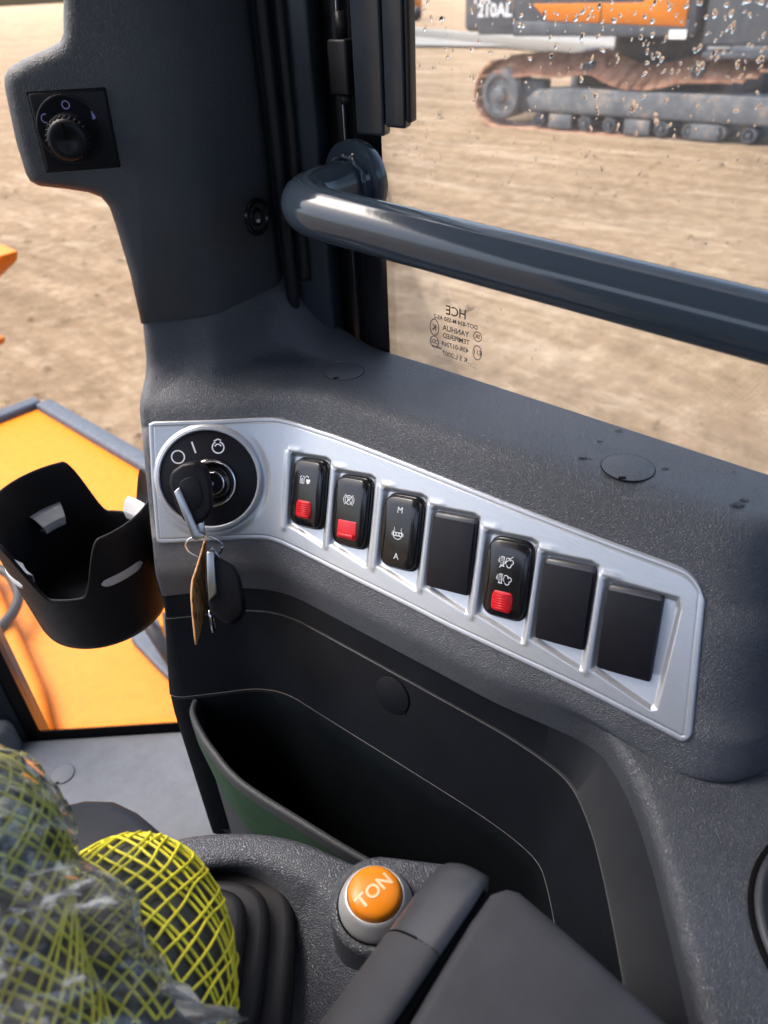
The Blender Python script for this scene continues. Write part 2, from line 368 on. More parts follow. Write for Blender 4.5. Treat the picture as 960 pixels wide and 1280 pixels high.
# ================================================================== CONSOLE SURFACE
nl = np.array((0.638, 0.652, -0.411)); nr_ = np.array((0.89, 0.089, -0.447)); nl = nrm(nl); nr_ = nrm(nr_)
T1 = onZ(430, 544, -.285); L1 = onZ(183, 533, -.285)
def lineX(p, d, q, e):
    A = np.array([[d[0], -e[0]], [d[1], -e[1]]]); k = np.linalg.solve(A, np.array(q) - np.array(p)); return np.array(p) + k[0] * np.array(d)
Tc = lineX((.256, .507), (.075, -.074), (.345, .369), (.025, -.249)); Bc = lineX((.225, .478), (.075, -.067), (.301, .336), (.020, -.272))
Tpoly = np.array([(.320, .575), (.2520, .5110), Tc, (.3735, .070), (.4175, .048), (.424, -.30)])
Bpoly = np.array([(.290, .545), (.2200, .4830), Bc, (.3255, .040), (.380, .016), (.387, -.30)])
RAD = [0, .0055, .040, .026, .030, 0]
SEG = [10, 22, 150, 8, 30]; CN = 20
def rounded(P):
    out = []; n = len(P); cur = P[0]; idx = []
    for i in range(1, n):
        last = i == n - 1
        if not last:
            a = nrm(P[i - 1] - P[i]); b = nrm(P[i + 1] - P[i]); r = min(RAD[i], .45 * np.linalg.norm(P[i] - P[i - 1]), .45 * np.linalg.norm(P[i + 1] - P[i])); e = P[i] + a * r; x = P[i] + b * r
        else: e = P[i]
        for t in np.linspace(0, 1, SEG[i - 1], endpoint=False): out.append(cur + (e - cur) * t)
        if not last:
            idx.append(len(out) + CN // 2)
            for t in np.linspace(0, 1, CN, endpoint=False): out.append((1 - t) ** 2 * e + 2 * t * (1 - t) * P[i] + t * t * x)
            cur = x
    out.append(P[-1]); return np.array(out), idx
Txy, IDX = rounded(Tpoly); Bxy, _ = rounded(Bpoly)
NS = len(Txy)
T3 = np.hstack([Txy, np.full((NS, 1), -.285)]); B3 = np.hstack([Bxy, np.full((NS, 1), -.378)])
def Sf(s, t):
    s = np.clip(s, 0, NS - 1.001); i = np.floor(s).astype(int); f = (s - i)[..., None]
    T = T3[i] * (1 - f) + T3[i + 1] * f; B = B3[i] * (1 - f) + B3[i + 1] * f
    return B + (T - B) * np.asarray(t)[..., None]
def Sn(s, t):
    s = np.asarray(s, float); t = np.asarray(t, float)
    a = Sf(s + .8, t) - Sf(s - .8, t); b = Sf(s, t + .05) - Sf(s, t - .05); n = np.cross(a, b); n /= np.linalg.norm(n, axis=-1)[..., None]
    return np.where((n[..., 0] > 0)[..., None], -n, n)
# brute force inverse pixel -> (s,t)
_sg = np.arange(0, NS - 1, .5); _tg = np.linspace(-.3, 1.3, 60)
_SS, _TT = np.meshgrid(_sg, _tg, indexing='ij'); _PP = Sf(_SS, _TT) @ R; _PX = np.stack([480 + F * _PP[..., 0] / -_PP[..., 2], 640 - F * _PP[..., 1] / -_PP[..., 2]], -1)
def px2st(px, py):
    lim = (_SS < IDX[3]) & (_SS > IDX[0] + 2)
    d = np.where(lim, (_PX[..., 0] - px) ** 2 + (_PX[..., 1] - py) ** 2, 1e9); k = np.unravel_index(np.argmin(d), d.shape); s, t = _SS[k], _TT[k]
    for _ in range(8):
        p = pj(Sf(np.array(s), np.array(t))); ps = pj(Sf(np.array(s + .3), np.array(t))); pt = pj(Sf(np.array(s), np.array(t + .02)))
        J = np.stack([(ps - p) / .3, (pt - p) / .02], 1); ds = np.linalg.solve(J, np.array((px, py)) - p); s = float(np.clip(s + ds[0], 0, NS - 2)); t = float(np.clip(t + ds[1], -.4, 1.4))
    return s, t
top_px = [(186, 530), (192, 527), (260, 525), (320, 522), (345, 522), (365, 526), (400, 537), (430, 547), (500, 574), (558, 597), (652, 634), (760, 675), (840, 704), (862, 715), (875, 731), (882, 752)]
bot_px = [(196, 674), (201, 679), (260, 676), (320, 674), (345, 678), (376, 692), (430, 719), (507, 757), (560, 784), (640, 822), (727, 863), (840, 921), (852, 927), (860, 925), (866, 916)]
top_px = catmull(np.array(top_px, float), 110); bot_px = catmull(np.array(bot_px, float), 110)
top_st = np.array([px2st(*p) for p in top_px]); bot_st = np.array([px2st(*p) for p in bot_px])
sl_t, sl_b = top_st[0, 0], bot_st[0, 0]; sr_t, sr_b = top_st[-1, 0], bot_st[-1, 0]
# keys along the path
arc = np.concatenate([[0], np.cumsum(np.linalg.norm(np.diff(Txy, axis=0), axis=1))])
iL, iB, iR, iC = IDX[0], IDX[1], IDX[2], IDX[3]
iRidge = iL + CN // 2 + 13
ar = np.arange(NS)
def keyed(keys):
    k = [a for a, _ in keys]; v = np.array([b for _, b in keys], float)
    out = np.stack([np.interp(ar, k, v[:, c]) for c in range(v.shape[1])], 1)
    ker = np.hanning(13); ker /= ker.sum(); pad = np.vstack([np.repeat(out[:1], 6, 0), out, np.repeat(out[-1:], 6, 0)])
    return np.stack([np.convolve(pad[:, c], ker, 'valid') for c in range(out.shape[1])], 1)
ZS = -.262
Uk = keyed([(0, (.340, .592, -.2125)), (iL, (.282, .526, -.2112)), (iRidge, (.328, .490, -.21)), (iB - 6, (.404, .498, -.212)), (iB + 6, (.440, .478, -.245)), (iB + 18, (.447, .430, ZS)),
            (iB + 40, (.449, .36, ZS)), (iR, (.449, .06, ZS)), (iC, (.452, .03, ZS)), (NS - 1, (.455, -.30, ZS))])
wl = np.interp(ar, [0, iRidge, iB + 8, NS - 1], [1, 1, 0, 0]); wl = wl * wl * (3 - 2 * wl)
wd = np.interp(ar, [0, iR - 62, iR - 10, NS - 1], [0, 0, 1, 1]); wd = wd * wd * (3 - 2 * wd)
tC = 1.17 * wl + 1.25 * (1 - wl)
tE = -.10 * (1 - wd) - .23 * wd
Cp = B3 + (T3 - B3) * tC[:, None]; Ep = B3 + (T3 - B3) * tE[:, None]; Dp0 = B3 + (T3 - B3) * -.23
Dk = keyed([(0, (0, 0)), (iR - 62, (0, 0)), (iR - 44, (-.006, -.002)), (iR - 24, (-.020, -.006)), (iR, (-.058, .004)), (iC, (-.176, -.018)), (NS - 1, (-.33, .06))])
Dp = Dp0.copy(); i0 = iR - 62
rpx = [(745, 905), (775, 940), (796, 978), (812, 1020), (830, 1080), (855, 1180), (880, 1280), (903, 1380), (925, 1500), (940, 1620)]
rcv = np.vstack([Dp0[i0 - 40:i0:8], [onZ(x, y, -.3995) for x, y in rpx]]); rcv[:, 2] = -.3995
rcv = catmull(rcv, 600); ker = np.hanning(91); ker /= ker.sum(); pd_ = np.vstack([rcv[0] + (np.arange(-45, 0)[:, None]) * (rcv[1] - rcv[0]), rcv, rcv[-1] + np.arange(1, 46)[:, None] * (rcv[-1] - rcv[-2])])
rcv = np.stack([np.convolve(pd_[:, c], ker, 'valid') for c in range(3)], 1)
ia = i0 - 40; fa = (arc[ia:] - arc[ia]) / (arc[-1] - arc[ia]); fa = fa ** .85
rs = resample(rcv, 2000); Dp[ia:] = rs[np.clip((fa * 1999).astype(int), 0, 1999)]
k_ = sstep(ia, ia + 25, ar[ia:].astype(float))[:, None]; Dp[ia:] = Dp0[ia:] * (1 - k_) + Dp[ia:] * k_
Mk = np.empty_like(Uk)
tangent = np.gradient(Txy, axis=0); hn = np.stack([-tangent[:, 1], tangent[:, 0]], 1); hn /= np.linalg.norm(hn, axis=1)[:, None]
hn = np.where(((hn * -Txy).sum(1) < 0)[:, None], -hn, hn)      # towards the operator
Uk[:, :2] -= hn * (.0045 * np.interp(ar, [0, iL, iL + 12, iB, iB + 8, NS - 1], [0, 0, 1, 1, 0, 0]))[:, None]
Mk[:, :2] = wl[:, None] * (Uk[:, :2] + hn * .006) + (1 - wl[:, None]) * (.55 * Uk[:, :2] + .45 * Cp[:, :2])
Mk[:, 2] = wl * (Uk[:, 2] - .042) + (1 - wl) * ZS
Cp[:, 2] = Cp[:, 2]
tw = np.gradient(Dp[:, :2], axis=0); wn_ = np.stack([-tw[:, 1], tw[:, 0]], 1); wn_ /= np.linalg.norm(wn_, axis=1)[:, None] + 1e-9
wn_ = np.where(((wn_ * -Dp[:, :2]).sum(1) < 0)[:, None], -wn_, wn_)
ker = np.hanning(21); ker /= ker.sum(); pad = np.vstack([np.repeat(wn_[:1], 10, 0), wn_, np.repeat(wn_[-1:], 10, 0)])
wn_ = np.stack([np.convolve(pad[:, c], ker, 'valid') for c in range(2)], 1); wn_ /= np.linalg.norm(wn_, axis=1)[:, None]
Wp = Dp.copy(); Wp[:, 2] -= .0235
def fillet_profile(pts, rad, nst, nf=8):
    out = []; cur = pts[0]; n = len(pts)
    for i in range(1, n):
        if i < n - 1:
            la, lb = np.linalg.norm(pts[i - 1] - pts[i]) + 1e-9, np.linalg.norm(pts[i + 1] - pts[i]) + 1e-9; r = min(rad[i], .48 * la, .48 * lb)
            e = pts[i] + (pts[i - 1] - pts[i]) / la * r; x = pts[i] + (pts[i + 1] - pts[i]) / lb * r
        else: e = pts[i]
        for t in np.linspace(0, 1, nst[i - 1], endpoint=False): out.append(cur + (e - cur) * t)
        if i < n - 1:
            for t in np.linspace(0, 1, nf, endpoint=False): out.append((1 - t) ** 2 * e + 2 * t * (1 - t) * pts[i] + t * t * x)
            cur = x
    out.append(pts[-1]); return np.array(out)
wp = np.interp(ar, [0, iL - 2, iL + 4, iB - 2, iB + 10, NS - 1], [0, 0, 1, 1, 0, 0])
PG = []
f_tt = np.interp(ar, top_st[:, 0], top_st[:, 1]) - .035; f_tb = np.interp(ar, bot_st[:, 0], bot_st[:, 1]) + .035
f_in = (ar > sl_t + 2.5) & (ar < min(sr_t, sr_b) - 2.0)
f_n = Sn(np.clip(ar.astype(float), 1, NS - 2.5), np.full(NS, .5))
for i in range(NS):
    r2 = .02 * wl[i] + .004 * (1 - wl[i]); dn = f_n[i] * (.010 if f_in[i] else 0.0)
    f1 = B3[i] + (T3[i] - B3[i]) * f_tt[i]; f4 = B3[i] + (T3[i] - B3[i]) * f_tb[i]
    PG.append(fillet_profile([Uk[i] - np.array((0, 0, .012)) * (1 - wp[i]) + np.array((0, 0, .014)) * wp[i] - np.array((hn[i, 0], hn[i, 1], 0)) * .016 * wp[i], Uk[i] - np.array((0, 0, .0005)), Mk[i], Cp[i], f1, f1 - dn, f4 - dn, f4, Ep[i], Dp[i], Wp[i]],
                             [0, .004, r2, .022, 0, 0, 0, 0, .022, .013, 0], [2, 4, 6, 5, 1, 4, 1, 3, 5, 3]))
PG = np.array(PG)
console = thing('side_console', 'dark grey grained side console carrying the silver switch panel below the window', 'console', (.30, .25, -.75))
bv, bf = grid(PG); mk('console_cover', bv, bf, M['trim'], console)

# lower smooth wall with two moulded step lines
S1 = np.interp(ar, [0, iR - 62, iR, NS - 1], [-.004, -.004, -.022, -.022]); wallP = []
for i in range(NS):
    b = Dp[i] + np.array((wn_[i, 0], wn_[i, 1], 0)) * -.0012
    h = np.array((wn_[i, 0], wn_[i, 1], 0.0)); s1 = -S1[i]
    P = [(.0, -.0165), (.0, -.0230), (s1, -.046), (s1 + .0012, -.0468), (s1 + .0014, -.0478), (s1 + .012, -.088), (s1 + .021, -.126)]
    wallP.append([b + h * a + np.array((0, 0, z)) for a, z in P])
wallP = np.array(wallP); ker = np.hanning(43); ker /= ker.sum()
for r_ in [0, 1, 2, 3, 3, 4, 4, 5, 5, 5, 6, 6, 6, 6]:
    q_ = wallP[:, r_]; pd_ = np.vstack([2 * q_[0] - q_[21:0:-1], q_, 2 * q_[-1] - q_[-2:-23:-1]]); sm = np.stack([np.convolve(pd_[:, c], ker, 'valid') for c in range(3)], 1)
    wgt_ = sstep(iR - 110, iR - 80, ar.astype(float))[:, None]; wallP[:, r_] = q_ * (1 - wgt_)  + sm * wgt_
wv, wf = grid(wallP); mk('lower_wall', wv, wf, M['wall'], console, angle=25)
eV, eF = tube(wallP[6:NS - 4, 3], .00028, 5); mk('moulded_line_highlight', eV, eF, M['seam'], console)  # pale thread painting the edge highlight along the step
# bin : rim follows the wall at the back, a rolled lip in front
W2 = wallP[:, -1]
lipc = np.array([onZ(x, y, -.526) for x, y in ((244, 874), (240, 886), (246, 905), (264, 934), (300, 975), (375, 1024), (455, 1072), (560, 1125), (690, 1200), (830, 1300))])
lip = catmull(lipc, 90); bz = np.array((0, 0, 1.0))
back = W2[iL - 2:NS - 12]
lip_n = np.gradient(lip, axis=0); lip_n = np.stack([lip_n[:, 1], -lip_n[:, 0], lip_n[:, 0] * 0], 1); lip_n /= np.linalg.norm(lip_n, axis=1)[:, None]
lip_n = np.where(((lip_n * (np.array((.26, .3, -.526)) - lip)).sum(1) < 0)[:, None], -lip_n, lip_n)      # inwards
prof = [(.0032, -.22), (.0032, -.012), (.0030, -.003), (.0021, -.0006), (.0, .0), (-.0021, -.0006), (-.0030, -.003), (-.0032, -.012)]
LP = np.array([[lip[i] + lip_n[i] * a + bz * z for a, z in prof] for i in range(90)])
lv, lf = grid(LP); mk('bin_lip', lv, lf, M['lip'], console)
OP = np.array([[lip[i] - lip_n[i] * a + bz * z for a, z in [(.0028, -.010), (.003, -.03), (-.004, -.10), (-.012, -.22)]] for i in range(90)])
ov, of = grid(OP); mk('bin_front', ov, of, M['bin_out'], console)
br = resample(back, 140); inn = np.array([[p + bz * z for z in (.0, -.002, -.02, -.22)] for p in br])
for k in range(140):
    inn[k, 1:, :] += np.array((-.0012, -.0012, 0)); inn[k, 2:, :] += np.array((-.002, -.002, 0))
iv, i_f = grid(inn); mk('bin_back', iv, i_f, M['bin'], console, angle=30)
rimV, rimF = tube(br + np.array((-.0004, -.0004, .0002)), .0003, 5); mk('bin_rim_highlight', rimV, rimF, M['seam'], console)  # pale thread painting the highlight along the bin rim
fl = np.vstack([lip[2:88:3] + lip_n[2:88:3] * .003, back[::-4]]); fl[:, 2] = -.735; mk('bin_floor', fl, [tuple(range(len(fl)))], M['bin'], console, smooth=False)
# blanking caps moulded into the sill and the wall (thin groove and a pry slot)
def cap(name, c, ex, ey, ez, r, parent, mt, slot=-.5 * math.pi):
    c = np.array(c); 
    v, f = lathe([(r, -.0003), (r, .0002), (r - .0004, .0004), (.0001, .0004)], c, (ex, ey, ez), 40, False); o = mk(name, v, f, mt, parent)
    v, f = lathe([(r + .0004, -.0004), (r + .0004, .0001), (r, .0001)], c, (ex, ey, ez), 40, False); mk('cap_gap', v, f, M['gap'], o)
    q = c + ex * math.cos(slot) * r * .92 + ey * math.sin(slot) * r * .92; v, f = box(q + ez * .0007, (.0022, .0011, .0003), (ex, ey, ez)); mk('pry_slot', v, f, M['gap'], o, smooth=False)
EX, EY, EZ = np.eye(3)
cx_, cy_ = nrm(R @ np.array((1, 0, 0)) * np.array((1, 1, 0))), nrm(-(R @ np.array((0, 0, 1))) * np.array((1, 1, 0)))
cap('screw_cover', onZ(430, 464, ZS + .0004), cx_, cy_, EZ, .0165, console, M['trim'], -2.0)
cap('screw_cover', onZ(785, 584, ZS + .0004), cx_, cy_, EZ, .0165, console, M['trim'], -2.1)
# wall disc in the bin wall
wi = int(iB + 45); wb = wallP[wi]; wc = onP(490, 869, wallP[wi, 5], np.array((wn_[wi, 0], wn_[wi, 1], .22)))
wnx = nrm(np.cross(wallP[wi + 4, 5] - wallP[wi - 4, 5], wallP[wi, 6] - wallP[wi, 5])); wnx = wnx if wnx @ wallP[wi, 5] < 0 else -wnx; wc = onP(490, 869, wallP[wi, 5], wnx); wey = nrm(EZ - wnx * wnx[2]); wex = np.cross(wey, wnx)
cap('wall_cap', wc + wnx * .0001, wex, wey, wnx, .0165, console, M['wall'], -.6)
# round lid in the deck at the right
lidc = onZ(1112, 1180, -.399)
v, f = lathe([(.062, -.006), (.062, .002), (.059, .004), (.057, .002), (.053, -.001), (.0001, -.001)], lidc, (EX, EY, EZ), 64, False); o = mk('deck_lid', v, f, M['armcap'], console)
v, f = lathe([(.0650, -.001), (.0650, .0012), (.0622, .0012)], lidc, (EX, EY, EZ), 64, False); mk('lid_gap', v, f, M['gap'], o)

# ================================================================== SILVER FASCIA
# switch frames
SWP = [((391, 570), (384, 663)), ((446, 592), (437, 687)), ((508, 614), (499, 716)), ((574, 641), (559, 740)), ((641, 669), (630, 777)), ((715, 700), (700, 806)), ((797, 735), (779, 843))]
ezs = -nr_; up0 = nrm((.424, .20, .883)); eys = nrm(up0 - ezs * up0.dot(ezs)); exs = np.cross(eys, ezs)
SWC = [0.5 * (onP(*a, T1, nr_) + onP(*b, T1, nr_)) for a, b in SWP]
SW_W, SW_H = .0345, .0565
NA, NB = 760, 190
aa = np.linspace(0, 1, NA); bb = np.linspace(0, 1, NB); A, Bg = np.meshgrid(aa, bb, indexing='ij')
sl = sl_b + (sl_t - sl_b) * Bg; sr = sr_b + (sr_t - sr_b) * Bg
sA = np.interp(sl, ar, arc); sB = np.interp(sr, ar, arc); e_ = 1.0
S_ = np.interp(sA + (sB - sA) * A, arc, ar)
tt = np.interp(S_, top_st[:, 0], top_st[:, 1]); tb = np.interp(S_, bot_st[:, 0], bot_st[:, 1])
Tg = tb + (tt - tb) * Bg
P0 = Sf(S_, Tg); Nn = Sn(S_, Tg)
H = np.full(P0.shape[:2], .0016)
# engraved border line
du = (tt - Tg) * .104; dd = (Tg - tb) * .104; dl = np.abs(S_ - sl) ; dl = np.interp(S_, ar, arc) - sA; dr = sB - np.interp(S_, ar, arc)
dedge = np.minimum(np.minimum(du, dd), np.minimum(dl, dr + .0))
H -= .00045 * np.exp(-((dedge - .0040) / .00045) ** 2); H -= .0010 * sstep(.0012, 0, dedge)
# switch pockets
def polydist(u, v, poly):
    d = np.full(u.shape, -1e9); k = len(poly); inside = None
    for i in range(k):
        a = np.array(poly[i]); b = np.array(poly[(i + 1) % k]); e = b - a; n_ = np.array((e[1], -e[0])) / np.linalg.norm(e)
        d = np.maximum(d, (u - a[0]) * n_[0] + (v - a[1]) * n_[1])
    return -d            # positive inside a ccw convex polygon
for k, c in enumerate(SWC):
    q = P0 - c; u = q @ exs; v = q @ eys; w, h = SW_W / 2, SW_H / 2
    if k < 6: poly = [(-w - .0035, -h - .002), (w - .001, -h - .0135), (w + .0025, -h - .0125), (w + .0025, h + .0015), (w - .003, h + .004), (-w - .0005, h + .004), (-w - .0035, h + .001)]
    else: poly = [(-w - .0035, -h - .002), (w + .003, -h - .017), (w + .0075, -h - .015), (w + .0115, h - .006), (w + .009, h + .001), (-w - .0005, h + .004), (-w - .0035, h + .001)]
    d = polydist(u, v, poly)
    near = (np.abs(u) < .06) & (np.abs(v) < .06)
    ramp_ = np.clip((v + h + .014) / .02, 0, 1)
    H -= near * (.0036 * sstep(0, .0040, d) * (0.55 + .45 * ramp_))
    # raised rolled ridge along the left side and round the top corner
    dl_ = np.abs(u + w + .0052) ; ridge = np.exp(-(dl_ / .0021) ** 2) * sstep(-h - .008, -h - .003, v) * sstep(h + .0055, h + .0025, v)
    dt_ = np.abs(v - h - .0052); ridge2 = np.exp(-(dt_ / .0021) ** 2) * sstep(-w - .0058, -w - .0040, u) * sstep(-w + .010, -w + .003, u)
    H += near * .0007 * np.maximum(ridge, ridge2)
# dial seat
cD = onP(262, 598, L1, nl); ezd = -nl; eyd = nrm(EZ - ezd * ezd[2]); exd = np.cross(eyd, ezd)
rd = np.linalg.norm(P0 - cD, axis=-1); flat_ = sstep(.052, .046, rd); H -= flat_ * ((P0 - cD) @ ezd) / np.maximum((Nn @ ezd), .5); H += .0022 * sstep(.0455, .0425, rd) - .002 * sstep(.0405, .0395, rd)
PL = P0 + Nn * H[..., None]
PLb = np.empty((NA + 2, NB + 2, 3)); PLb[1:-1, 1:-1] = PL
def edge(src, i0, j0, i1, j1): pass
PLb[0, 1:-1] = P0[0] - Nn[0] * .003; PLb[-1, 1:-1] = P0[-1] - Nn[-1] * .003; PLb[1:-1, 0] = P0[:, 0] - Nn[:, 0] * .003; PLb[1:-1, -1] = P0[:, -1] - Nn[:, -1] * .003
for i, j in ((0, 0), (0, -1), (-1, 0), (-1, -1)): PLb[i, j] = P0[i, j] - Nn[i, j] * .003
pv, pf = grid(PLb); tag(mk('fascia', pv, pf, M['silver'], console), 'long bent silver brushed fascia with seven switch recesses')
def icon(name, parent, strokes, fr, mt, w=.0005, h=.0002, extra=()):
    V, Fc = join(*[ribbon(p, w, fr, h, c) for p, c in strokes], *extra); return mk(name, V, Fc, mt, parent, smooth=False, local=True)
def seg(*p): return (resample(np.array(p, float), len(p)), False)
def loop(P): return (np.asarray(P), True)

# ================================================================== ROCKER SWITCHES
LOC = (np.zeros(3), EX, EY, EZ)
def rocker_mesh(w, h, tilt, z0=-.006, zt=.0050, bow=.0016, nx=14, ny=34, rc=.005, pinch=0.0):
    """rounded rocker cap : bowed along its length, rolled edges"""
    G = []; 
    n = 64; th = np.linspace(0, 2 * math.pi, n, endpoint=False)
    def outline(k):
        p = 5.0
        c, s_ = np.cos(th), np.sin(th); x = np.sign(c) * np.abs(c) ** (2 / p); y = np.sign(s_) * np.abs(s_) ** (2 / p)
        return np.stack([x * w / 2 * k * (1 - pinch * y * y), y * (h / 2 - (1 - k) * w / 2)], 1)
    for k, z in ((1.0, z0), (1.0, zt - .0030), (.985, zt - .0015), (.95, zt - .0005), (.90, zt), (.6, zt + .0003), (.3, zt + .0004), (.02, zt + .0004)):
        o = outline(k); t = o[:, 1] / (h / 2)
        zz = np.full(n, z) + ((1 - t * t) * bow + tilt * t) * (1 if z > z0 + .001 else 0)
        G.append(np.stack([o[:, 0], o[:, 1], zz], 1))
    V, Fc = grid(np.array(G), False, True); Fc.append(tuple(7 * n + k for k in range(n))); return V, Fc
def zsurf(y, h, tilt, zt=.0050, bow=.0016): t = y / (h / 2); return zt + .0005 + (1 - t * t) * bow + tilt * t
SWL = ["black rocker switch with unlocked padlock symbol, nearest the ignition key",
       "black rocker switch with red square tab under a crossed out circled letter",
       "black rocker switch printed with M above and A below, no red tab",
       "blank black switch cover between the M and A switch and the exhaust symbol switch",
       "black rocker switch with two white exhaust cloud symbols above a ribbed red tab",
       "blank black switch cover just right of the exhaust symbol switch",
       "blank black switch cover at the right end of the silver panel"]
for k, c in enumerate(SWC):
    blank = k in (3, 5, 6)
    t = thing('switch_blank' if blank else 'rocker_switch', SWL[k], 'switch cover' if blank else 'switch', c, 'switches in the silver panel', (exs, eys, ezs))
    w, h = SW_W, SW_H; tilt = 0.0006
    if blank:
        v, f = prism([(-w/2, -h/2, -.006), (w/2, -h/2, -.006), (w/2, h/2, -.006), (-w/2, h/2, -.006)], EZ, .0100)
        o = mk('surround', v, f, M['surround'], t, local=True, smooth=True); bevel(o, .0028, 3)
        n = 18; ys = np.linspace(-h/2 + .0012, h/2 - .004, n); xs_ = np.linspace(-w/2 + .001, w/2 - .001, 9)
        P = np.array([[(x, y, .0052 + .0018 * (1 - (y / (h/2)) ** 2) - .0010 * abs(x / (w/2)) ** 3) for y in ys] for x in xs_])
        Pb = np.pad(P, ((1, 1), (1, 1), (0, 0)), 'edge'); Pb[0, :, 2] = Pb[-1, :, 2] = Pb[:, 0, 2] = Pb[:, -1, 2] = .0025
        Pb[0, :, 0] -= .0006; Pb[-1, :, 0] += .0006
        v, f = grid(Pb); mk('blank_face', v, f, M['satin'], t, local=True, angle=40)
        continue
    v, f = rocker_mesh(w * 1.02, h * 1.02, 0, -.007, .0014, 0.0); mk('bezel', v, f, M['gloss'], t, local=True)
    v, f = rocker_mesh(w * .95, h * .97, tilt, 0, .0050, .0016); cap_ = mk('rocker', v, f, M['gloss'], t, local=True)
    # flowing side creases
    for sx in (-1, 1):
        y_ = np.linspace(-h * .42, h * .42, 26); x_ = sx * (w * .36 + .0022 * (y_ / (h * .42)) ** 2 * (1 if sx > 0 else 1) - .0006)
        P = np.stack([x_, y_, zsurf(y_, h, tilt) - .0003], 1); v, f = tube(P, .00045 * (1 - .75 * (y_ / (h * .42)) ** 2) , 6); mk('edge_rib', v, f, M['gloss'], cap_, local=True)
    def FR(y0): return (np.array((0, y0, zsurf(y0, h, tilt))), EX, nrm((0, 1, (zsurf(y0 + .001, h, tilt) - zsurf(y0 - .001, h, tilt)) / .002)), EZ)
    def redtab(y0, style):
        rw, rh = (.0150, .0145) if style == 'rib' else (.0185, .0150)
        z = zsurf(y0, h, tilt) - .0008
        if style == 'rib':
            b = [(-.42, -.5), (.42, -.5), (.52, -.25), (.52, .25), (.42, .5), (-.42, .5), (-.52, .25), (-.52, -.25)]
            v, f = prism([(x * rw, y0 + y * rh, z - .001) for x, y in b], EZ, .0026); o = mk('red_tab', v, f, M['red'], cap_, local=True, smooth=True); bevel(o, .0011, 3)
            rv = [tube([(-rw * .44, y, z + .0016), (0, y + .0002, z + .0017), (rw * .44, y, z + .0016)], .00062, 6) for y in np.linspace(y0 - rh * .36, y0 + rh * .34, 7)]
            v, f = join(*rv); tag(mk('grip_ribs', v, f, M['red'], o, local=False) if False else mk('grip_ribs', v, f, M['red'], o, local=True), kind='stuff')
        else:
            v, f = prism([(x * rw, y0 + y * rh, z - .001) for x, y in ((-.5, -.5), (.5, -.5), (.5, .5), (-.5, .5))], EZ, .0024); o = mk('red_tab', v, f, M['red'], cap_, local=True); bevel(o, .0016, 3)
            v, f = box((0, y0 - rh * .30, z + .0019), (rw * .42, rh * .10, .0012)); o2 = mk('tab_lip', v, f, M['red'], o, local=True); bevel(o2, .0009, 2)
    u = .001
    if k == 0:
        redtab(-.0125, 'rib'); fr = FR(.0115)
        icon('lock_symbol', cap_, [seg((-5.2*u, -3.0*u), (-5.2*u, 2.4*u)), seg((-1.2*u, -3.0*u), (-1.2*u, 2.4*u)), seg((-5.4*u, -3.0*u), (-1.0*u, -3.0*u)), seg((-5.2*u, 2.2*u), (-3.9*u, 2.2*u), (-3.9*u, 3.0*u)), seg((-1.2*u, 2.2*u), (-2.5*u, 2.2*u), (-2.5*u, 3.0*u)),
             loop(circ(-3.2*u, -.6*u, .8*u, 12, ry=1.3*u)), (circ(1.5*u, 1.6*u, 1.5*u, 12, .1, 3.4), False)], fr, M['white'], .00055,
             extra=[flat([(.9*u, .6*u), (4.9*u, .6*u), (4.9*u, -1.2*u), (4.0*u, -2.7*u), (2.9*u, -3.2*u), (1.8*u, -2.7*u), (.9*u, -1.2*u)], fr)])
    elif k == 1:
        redtab(-.0135, 'plain'); fr = FR(.0100)
        icon('park_brake_symbol', cap_, [loop(circ(0, 0, 3.4*u, 30)), (circ(0, 0, 4.9*u, 14, 2.5, 3.8), False), (circ(0, 0, 4.9*u, 14, -.65, .65), False), seg((-3.9*u, 4.0*u), (3.9*u, -4.0*u)), seg((-3.9*u, -4.0*u), (3.9*u, 4.0*u)),
             seg((-1.1*u, -2.2*u), (-1.1*u, 2.2*u)), (np.vstack([[(-1.1*u, 2.1*u)], circ(.3*u, 1.1*u, 1.0*u, 9, math.pi/2, -math.pi/2), [(-1.1*u, .1*u)]]), False)], fr, M['white'], .0005)
    elif k == 2:
        for s_, y0, nm in (('M', .0172, 'letter'), ('A', -.0178, 'letter')):
            fr = FR(y0); v, f = text_vf(s_, .0066, fr, .0001, bold=.0); mk(nm, v, f, M['white'], cap_, local=True, smooth=False)
        fr = FR(-.0005)
        icon('blade_symbol', cap_, [(circ(0, 0, 4.0*u, 22, 2.3, 7.1), False), seg((-2.6*u, 3.0*u), (-3.3*u, 4.8*u)), seg((2.6*u, 3.0*u), (3.3*u, 4.8*u)), loop(circ(-2.5*u, -.2*u, 1.15*u, 12)), loop(circ(0, -.2*u, 1.15*u, 12)), loop(circ(2.5*u, -.2*u, 1.15*u, 12)),
             seg((-4.8*u, 1*u), (-4.8*u, -1.4*u)), seg((4.8*u, 1*u), (4.8*u, -1.4*u)), seg((-3.6*u, 1.1*u), (3.6*u, 1.1*u)), seg((-3.6*u, -1.5*u), (3.6*u, -1.5*u))], fr, M['white'], .0005)
    else:
        redtab(-.0150, 'rib')
